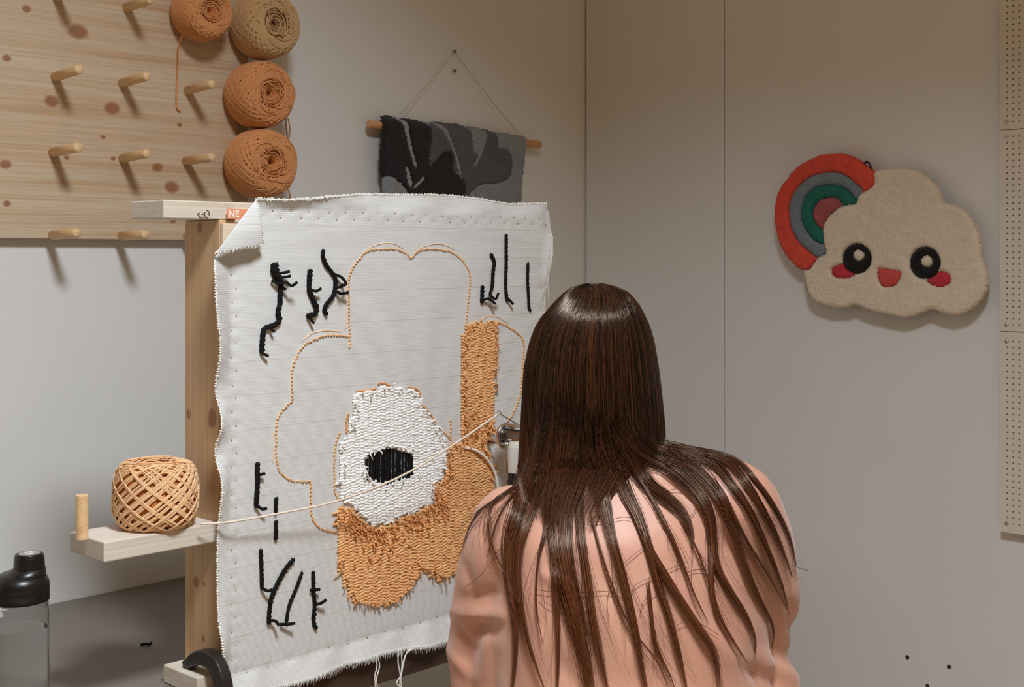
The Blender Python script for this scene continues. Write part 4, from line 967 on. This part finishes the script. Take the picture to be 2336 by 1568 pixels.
for y in np.concatenate([np.linspace(650, 700, 9), np.linspace(712, 1165, 26)]):
    l = np.interp(y, sy, slx) + 3; r = np.interp(y, sy, srx) - 3
    X0 = (l - HX) / F * HZ; X1 = (r - HX) / F * HZ; Y = -(y - HY) / F * HZ
    hw = (X1 - X0) / 2; cxx = (X0 + X1) / 2
    rz = np.interp(y, [650, 660, 680, 720, 800, 900, 980, 1060, 1110, 1165], [.004, .042, .066, .090, .104, .104, .102, .112, .128, .146])
    zc = np.interp(y, [650, 800, 1000, 1165], [1.965, 1.968, 1.962, 1.955])
    rows.append([W(cxx + hw * math.sin(a), Y, zc - rz * math.cos(a)) for a in np.linspace(-2.15, 2.15, 48)])
mb = MB(); nC = 48; shell_rows = np.array(rows); rows = rows[:-7]
mb.add([p for r in rows for p in r], [(i * nC + k, i * nC + k + 1, (i + 1) * nC + k + 1, (i + 1) * nC + k) for i in range(len(rows) - 1) for k in range(nC - 1)])
hair_root = obj('hair', mb, M['hair_base'], person, smooth=True, label='long straight brown hair')
so = hair_root.modifiers.new('thickness', 'SOLIDIFY'); so.thickness = .004; so.offset = 0
bv1 = BVHTree.FromPolygons([Vector(v) for v in mb.v], mb.f)
bv2 = BVHTree.FromPolygons([v.co.copy() for v in blouse_me.vertices], [tuple(p.vertices) for p in blouse_me.polygons])
ORI = Vector((0, 0, CAMZ))
def depth_at(px, py):
    d = ray(px, py); L = np.linalg.norm(d); dv = Vector(d / L); best = None
    for b in (bv1, bv2):
        h = b.ray_cast(ORI, dv)
        if h[0] is not None and (best is None or h[3] < best): best = h[3]
    return None if best is None else best / L
guides = [
 [(1345, 652), (1270, 692), (1218, 770), (1197, 860), (1192, 960), (1184, 1050), (1160, 1110), (1112, 1150), (1085, 1185), (1070, 1235), (1062, 1290)],
 [(1347, 652), (1285, 690), (1236, 775), (1213, 870), (1207, 970), (1200, 1060), (1180, 1120), (1130, 1180), (1112, 1240), (1128, 1310), (1160, 1400), (1178, 1500), (1182, 1590)],
 [(1349, 652), (1298, 692), (1258, 780), (1238, 880), (1232, 980), (1222, 1070), (1198, 1140), (1172, 1215), (1162, 1300), (1168, 1390), (1180, 1480), (1196, 1590)],
 [(1351, 652), (1312, 700), (1284, 790), (1264, 890), (1258, 990), (1248, 1080), (1222, 1150), (1196, 1225), (1182, 1310), (1186, 1400), (1215, 1500), (1240, 1590)],
 [(1353, 652), (1328, 705), (1306, 800), (1292, 900), (1288, 1000), (1278, 1090), (1268, 1170), (1266, 1250), (1270, 1340), (1274, 1440), (1276, 1590)],
 [(1355, 652), (1344, 710), (1330, 800), (1320, 900), (1314, 1000), (1306, 1090), (1290, 1180), (1286, 1270), (1304, 1360), (1330, 1450), (1352, 1590)],
 [(1357, 652), (1360, 710), (1356, 800), (1348, 900), (1342, 1000), (1332, 1090), (1316, 1180), (1318, 1270), (1332, 1360), (1356, 1450), (1386, 1590)],
 [(1359, 652), (1376, 706), (1384, 800), (1380, 900), (1372, 1000), (1368, 1090), (1384, 1180), (1402, 1270), (1424, 1360), (1450, 1460), (1480, 1590)],
 [(1361, 652), (1392, 702), (1412, 790), (1414, 890), (1406, 990), (1400, 1070), (1432, 1150), (1468, 1240), (1492, 1330), (1520, 1430), (1562, 1590)],
 [(1363, 652), (1406, 698), (1436, 785), (1444, 890), (1436, 985), (1436, 1050), (1490, 1120), (1550, 1200), (1580, 1280), (1610, 1380), (1660, 1500), (1640, 1590)],
 [(1365, 652), (1420, 696), (1456, 780), (1470, 885), (1472, 980), (1490, 1035), (1560, 1080), (1620, 1170), (1648, 1260), (1680, 1350), (1720, 1450)],
 [(1367, 652), (1432, 694), (1474, 780), (1492, 885), (1500, 980), (1520, 1022), (1590, 1050), (1660, 1120), (1708, 1220), (1745, 1320), (1772, 1420)],
 [(1368, 652), (1440, 692), (1484, 780), (1501, 885), (1509, 980), (1530, 1016), (1605, 1032), (1690, 1066), (1748, 1150), (1795, 1265), (1812, 1370)]]
NG = len(guides); NP = 34
gl = []
for g in guides:
    c = np.array(catmull(g, 8)); gl.append(resample(c, 1.0))
def guide_at(s, frac):
    i = min(int(s), NG - 2); t = s - i
    def pick(G, f): q = f * (len(G) - 1); k = np.minimum(q.astype(int), len(G) - 2); w_ = (q - k)[:, None]; return G[k] * (1 - w_) + G[k + 1] * w_
    return pick(gl[i], frac) * (1 - t) + pick(gl[i + 1], frac) * t
def sstep(x): x = np.clip(x, 0, 1); return x * x * (3 - 2 * x)
hg = []
for i, g in enumerate(guides):
    q = [p for p in g if p[1] <= (1000 if i >= 9 else 1185)]
    if i >= 9: x = q[-1][0]; q += [(x + 5, 1030), (x + 8, 1062)]
    hg.append(resample(np.array(catmull(q, 8)), 1.0))
# locks over the blouse: points and widths read in the photograph (crop of 1.647 px per pixel)
LOCKS = [
 ([(430, 430), (420, 560), (375, 760), (335, 900), (303, 1010), (300, 1150), (318, 1300), (322, 1450), (305, 1600)], [90, 90, 60, 26, 12], 150),
 ([(470, 450), (460, 600), (420, 800), (370, 930), (335, 1050), (333, 1180), (348, 1300), (385, 1450), (440, 1600)], [70, 60, 40, 20, 8], 80),
 ([(380, 600), (340, 790), (240, 872), (222, 960), (252, 1080), (300, 1180), (330, 1300)], [50, 22, 8, 7, 5], 18),
 ([(520, 450), (515, 600), (500, 760), (490, 900), (492, 1010), (512, 1150), (545, 1290), (582, 1450), (605, 1600)], [150, 130, 88, 66, 54], 330),
 ([(560, 600), (562, 800), (572, 1000), (592, 1150), (612, 1300), (642, 1450), (676, 1600)], [80, 40, 26, 26, 22], 90),
 ([(470, 700), (470, 900), (470, 1050), (472, 1200), (484, 1350), (480, 1600)], [90, 50, 24, 18, 12], 60),
 ([(450, 760), (440, 950), (410, 1080), (400, 1250), (425, 1410)], [60, 24, 8, 6, 4], 18),
 ([(590, 500), (600, 660), (625, 760), (650, 860), (677, 980), (712, 1100), (750, 1250), (780, 1400), (818, 1600)], [110, 70, 30, 27, 25], 120),
 ([(640, 520), (680, 680), (735, 830), (780, 920), (822, 1040), (862, 1180), (902, 1300), (940, 1450), (972, 1600)], [110, 56, 28, 18, 15], 100),
 ([(680, 540), (735, 660), (810, 790), (895, 862), (950, 915), (985, 990), (985, 1035)], [110, 70, 52, 40, 8], 120),
 ([(940, 920), (985, 1010), (1020, 1090), (1048, 1180), (1052, 1240)], [20, 8, 6, 4], 14),
 ([(800, 960), (835, 1060), (900, 1170), (970, 1280), (1030, 1370), (1075, 1450), (1095, 1600)], [16, 24, 22, 20, 16], 70),
 ([(720, 580), (790, 680), (900, 745), (1000, 835), (1050, 930), (1062, 1020), (1082, 1120), (1132, 1210), (1190, 1300), (1222, 1385), (1222, 1440)], [90, 62, 56, 30, 16, 6], 130),
 ([(1050, 900), (1060, 1020), (1058, 1150), (1070, 1250), (1112, 1350), (1195, 1480)], [20, 26, 22, 14, 6], 46),
 ([(800, 620), (870, 690), (1000, 745), (1080, 840), (1130, 960), (1172, 1080), (1232, 1220), (1290, 1340), (1286, 1420)], [60, 50, 44, 24, 14, 6], 100),
 ([(860, 650), (930, 678), (1060, 722), (1130, 800), (1200, 900), (1270, 1050), (1322, 1180), (1346, 1275)], [40, 44, 30, 18, 8], 70),
 ([(880, 655), (960, 674), (1100, 712), (1180, 790), (1262, 920), (1312, 1020), (1362, 1155)], [30, 34, 26, 16, 8], 56),
 ([(900, 662), (1000, 676), (1150, 716), (1232, 800), (1302, 900), (1352, 1005), (1378, 1115)], [18, 22, 16, 12, 6], 50),
 ([(1060, 780), (1110, 860), (1182, 1000), (1242, 1100), (1320, 1230), (1352, 1295)], [26, 18, 10, 8, 4], 30),
 ([(700, 620), (760, 740), (830, 850), (900, 980), (950, 1100), (1000, 1230), (1050, 1330)], [60, 30, 14, 8, 5], 34),
 ([(380, 740), (335, 810), (250, 862), (190, 902), (150, 965), (112, 1080)], [26, 14, 9, 6, 4], 12),
 ([(390, 740), (355, 800), (290, 872), (250, 950), (215, 1080)], [24, 12, 6, 4], 10),
 ([(600, 900), (640, 1050), (690, 1200), (760, 1350), (860, 1480), (900, 1600)], [10, 8, 6, 6], 10),
 ([(820, 1150), (830, 1250), (850, 1400), (900, 1520), (930, 1600)], [16, 14, 12, 8], 22)]
def build_strands(items, rad, seed, off0, off1):
    """items: arrays of image points; each becomes a strand lying on the head or the blouse"""
    r_ = np.random.default_rng(seed); allV = []; allF = []; base = 0
    for q in items:
        D = [depth_at(x, y) for x, y in q]
        last = next((d for d in D if d is not None), 1.95)
        for i in range(NP):
            if D[i] is None: D[i] = last
            last = D[i]
        D = np.array(D); raw = D.copy()
        for _ in range(5): D = np.convolve(np.pad(D, 1, 'edge'), [.25, .5, .25], 'valid')
        low = sstep((q[:, 1] - 1060) / 260)
        D = np.minimum(D, raw) - r_.uniform(off0, off1) * (1 + .8 * low)
        P = np.array([at_t(x, y, t) for (x, y), t in zip(q, D)])
        T = np.gradient(P, axis=0); T /= np.linalg.norm(T, axis=1)[:, None] + 1e-12
        Nn = np.cross(T, FWD); Nn /= np.linalg.norm(Nn, axis=1)[:, None] + 1e-12; B = np.cross(T, Nn)
        Rr = rad * r_.uniform(.7, 1.25) * np.interp(np.linspace(0, 1, NP), [0, .05, .6, 1], [.6, 1, .85, .25])
        an = np.array([0, 2 * PI / 3, 4 * PI / 3]) + PI / 2
        V = P[:, None] + Rr[:, None, None] * (np.cos(an)[None, :, None] * Nn[:, None] + np.sin(an)[None, :, None] * B[:, None])
        allV.append(V.reshape(-1, 3)); allF.append(base); base += NP * 3
    V = np.concatenate(allV)
    one = np.array([(i * 3 + k, i * 3 + (k + 1) % 3, (i + 1) * 3 + (k + 1) % 3, (i + 1) * 3 + k) for i in range(NP - 1) for k in range(3)])
    Fq = (one[None] + np.array(allF)[:, None, None]).reshape(-1, 4)
    m = bpy.data.meshes.new('strands'); m.vertices.add(len(V)); m.vertices.foreach_set('co', V.ravel())
    m.loops.add(Fq.size); m.loops.foreach_set('vertex_index', Fq.ravel()); m.polygons.add(len(Fq)); m.polygons.foreach_set('loop_start', np.arange(len(Fq)) * 4)
    m.update(calc_edges=True); m.validate(); m.polygons.foreach_set('use_smooth', [True] * len(m.polygons)); return m
hr = np.random.default_rng(5)
# strands combed over the whole head, round to the sides
SR_ = shell_rows; nR = len(SR_); SN = np.zeros_like(SR_)
for i in range(nR):
    for k in range(nC):
        du = SR_[i, min(k + 1, nC - 1)] - SR_[i, max(k - 1, 0)]; dv = SR_[min(i + 1, nR - 1), k] - SR_[max(i - 1, 0), k]
        n_ = np.cross(du, dv); l_ = np.linalg.norm(n_); c_ = SR_[i].mean(0)
        n_ = n_ / l_ if l_ > 1e-9 else np.array([0, 0, 1.0]); SN[i, k] = n_ if n_.dot(SR_[i, k] - W(.12, -.2, 1.968)) > 0 else -n_
mbh = MB()
for n_ in range(3000):
    c0 = hr.uniform(0, nC - 1.01); end = hr.uniform(.68, 1.0) if c0 < 31 else hr.uniform(.62, .74)
    rr_ = np.linspace(hr.uniform(.01, .10), end, 22) * (nR - 1)
    cc_ = np.clip(c0 + np.sin(rr_ / nR * hr.uniform(2, 6) + hr.uniform(0, 6)) * hr.uniform(0, .5) + hr.normal(0, .15), 0, nC - 1.01)
    i0 = rr_.astype(int); k0 = cc_.astype(int); fi = (rr_ - i0)[:, None]; fk = (cc_ - k0)[:, None]; i1 = np.minimum(i0 + 1, nR - 1)
    bl = lambda A: (A[i0, k0] * (1 - fk) + A[i0, k0 + 1] * fk) * (1 - fi) + (A[i1, k0] * (1 - fk) + A[i1, k0 + 1] * fk) * fi
    mbh.tube(bl(SR_) + bl(SN) * hr.uniform(.002, .0048), np.interp(np.linspace(0, 1, 22), [0, .06, .7, 1], [.3, 1, .9, .25]) * .0007 * hr.uniform(.7, 1.2), 3, cap=False)
hm = bpy.data.meshes.new('head_hair'); hm.from_pydata(mbh.v, [], mbh.f); hm.update(); hm.polygons.foreach_set('use_smooth', [True] * len(hm.polygons))
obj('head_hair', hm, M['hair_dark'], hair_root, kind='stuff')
strs = []
for pts, wd_, n_ in LOCKS:
    C_ = resample(np.array(catmull([(980 + x / 1.647, 616 + y / 1.647) for x, y in pts], 8)), 1.0)
    T_ = np.gradient(C_, axis=0); T_ /= np.linalg.norm(T_, axis=1)[:, None]; N_ = np.stack([T_[:, 1], -T_[:, 0]], 1)
    for k in range(n_):
        fr_ = np.linspace(hr.uniform(0, .12), min(1, hr.uniform(.80, 1.05)), NP); q = fr_ * (len(C_) - 1); ki = np.minimum(q.astype(int), len(C_) - 1)
        wv = np.interp(fr_, np.linspace(0, 1, len(wd_)), wd_) / 1.647 / 2
        o_ = np.clip(hr.normal(0, .52), -1.25, 1.25); o2 = np.clip(o_ * .6 + hr.normal(0, .42), -1.25, 1.25)
        lat = (o_ * (1 - fr_) + o2 * fr_) * wv + np.sin(fr_ * hr.uniform(3, 8) + hr.uniform(0, 6)) * hr.uniform(0, .18) * wv
        strs.append(C_[ki] + N_[ki] * lat[:, None])
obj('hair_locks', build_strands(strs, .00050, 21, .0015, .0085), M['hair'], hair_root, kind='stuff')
fly = []
for k in range(240):
    pts, wd_, n_ = LOCKS[hr.integers(0, len(LOCKS))]
    C_ = resample(np.array(catmull([(980 + x / 1.647, 616 + y / 1.647) for x, y in pts], 8)), 1.0)
    fr_ = np.linspace(hr.uniform(.25, .5), hr.uniform(.75, 1.0), NP); ki = np.minimum((fr_ * (len(C_) - 1)).astype(int), len(C_) - 1); u = np.linspace(0, 1, NP)
    q = C_[ki].copy(); q[:, 0] += hr.normal(0, 26) * u + np.sin(u * hr.uniform(2, 6) + hr.uniform(0, 6)) * hr.uniform(2, 14) * u; fly.append(q)
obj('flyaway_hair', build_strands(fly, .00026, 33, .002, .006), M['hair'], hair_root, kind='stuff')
# curled wisps lying over the back
mb = MB(); r_ = random.Random(9)
W_PTS = [[(1400, 1070), (1440, 1085), (1500, 1072), (1560, 1058)], [(1510, 1125), (1550, 1115), (1590, 1130), (1585, 1165), (1560, 1190)], [(1220, 1345), (1270, 1352), (1340, 1352), (1390, 1350), (1420, 1370), (1430, 1400)], [(1340, 1190), (1380, 1190), (1430, 1180), (1480, 1205)], [(1440, 1360), (1450, 1335), (1490, 1315), (1560, 1285)], [(1460, 1400), (1470, 1370), (1510, 1345), (1545, 1335)], [(1050, 1260), (1080, 1200), (1120, 1160), (1170, 1120)], [(1060, 1340), (1100, 1310), (1150, 1240), (1200, 1180)], [(1390, 1420), (1385, 1370), (1400, 1320), (1430, 1280), (1480, 1240)], [(1520, 1440), (1560, 1420), (1600, 1425), (1640, 1450)], [(1560, 1310), (1590, 1300), (1640, 1305)], [(1808, 1290), (1825, 1297), (1845, 1303)], [(1230, 1360), (1250, 1380), (1290, 1390), (1340, 1385)], [(1480, 1110), (1500, 1180), (1540, 1240), (1545, 1300)]]
for pts in W_PTS:
    Q = catmull(pts, 8); P = []; last = 1.85
    for x, y in Q:
        d = depth_at(x, y); last = d if d else last; P.append(at_t(x, y, last - .006))
    P = np.array(P)
    for _ in range(2): P[1:-1] = P[1:-1] * .5 + (P[:-2] + P[2:]) * .25
    mb.tube(P, .00042, 4)
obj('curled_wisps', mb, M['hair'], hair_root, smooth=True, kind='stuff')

# ------------------------------------------------------------------ stool under the person
sp_ = W(.168, -CAMZ, 1.88); zs = .374
st = thing('round_stool', 'round wooden stool the person sits on', 'stool', (sp_[0], sp_[1], 0))
M['stool'] = pine('stool_wood', 'x', (), (190, 140, 92), (150, 104, 62))
obj('seat', MB().lathe([(.0001, zs - .03), (.16, zs - .03), (.17, zs - .025), (.17, zs - .006), (.16, zs), (.0001, zs)], (sp_[0], sp_[1], 0), 'z', 40), M['stool'], st, bevel=.002)
for k in range(4):
    a = PI / 4 + k * PI / 2; d = np.array([math.cos(a), math.sin(a), 0]); c = np.array([sp_[0], sp_[1], 0])
    obj('leg', MB().tube([c + d * .17 + np.array([0, 0, .0]), c + d * .12 + np.array([0, 0, zs - .028])], [.014, .017], 14), M['stool'], st, smooth=True)
obj('foot_ring', MB().tube([np.array([sp_[0] + .155 * math.cos(t), sp_[1] + .155 * math.sin(t), .12]) for t in np.linspace(0, 2 * PI, 32, False)], .008, 8, closed=True), M['stool'], st, smooth=True)
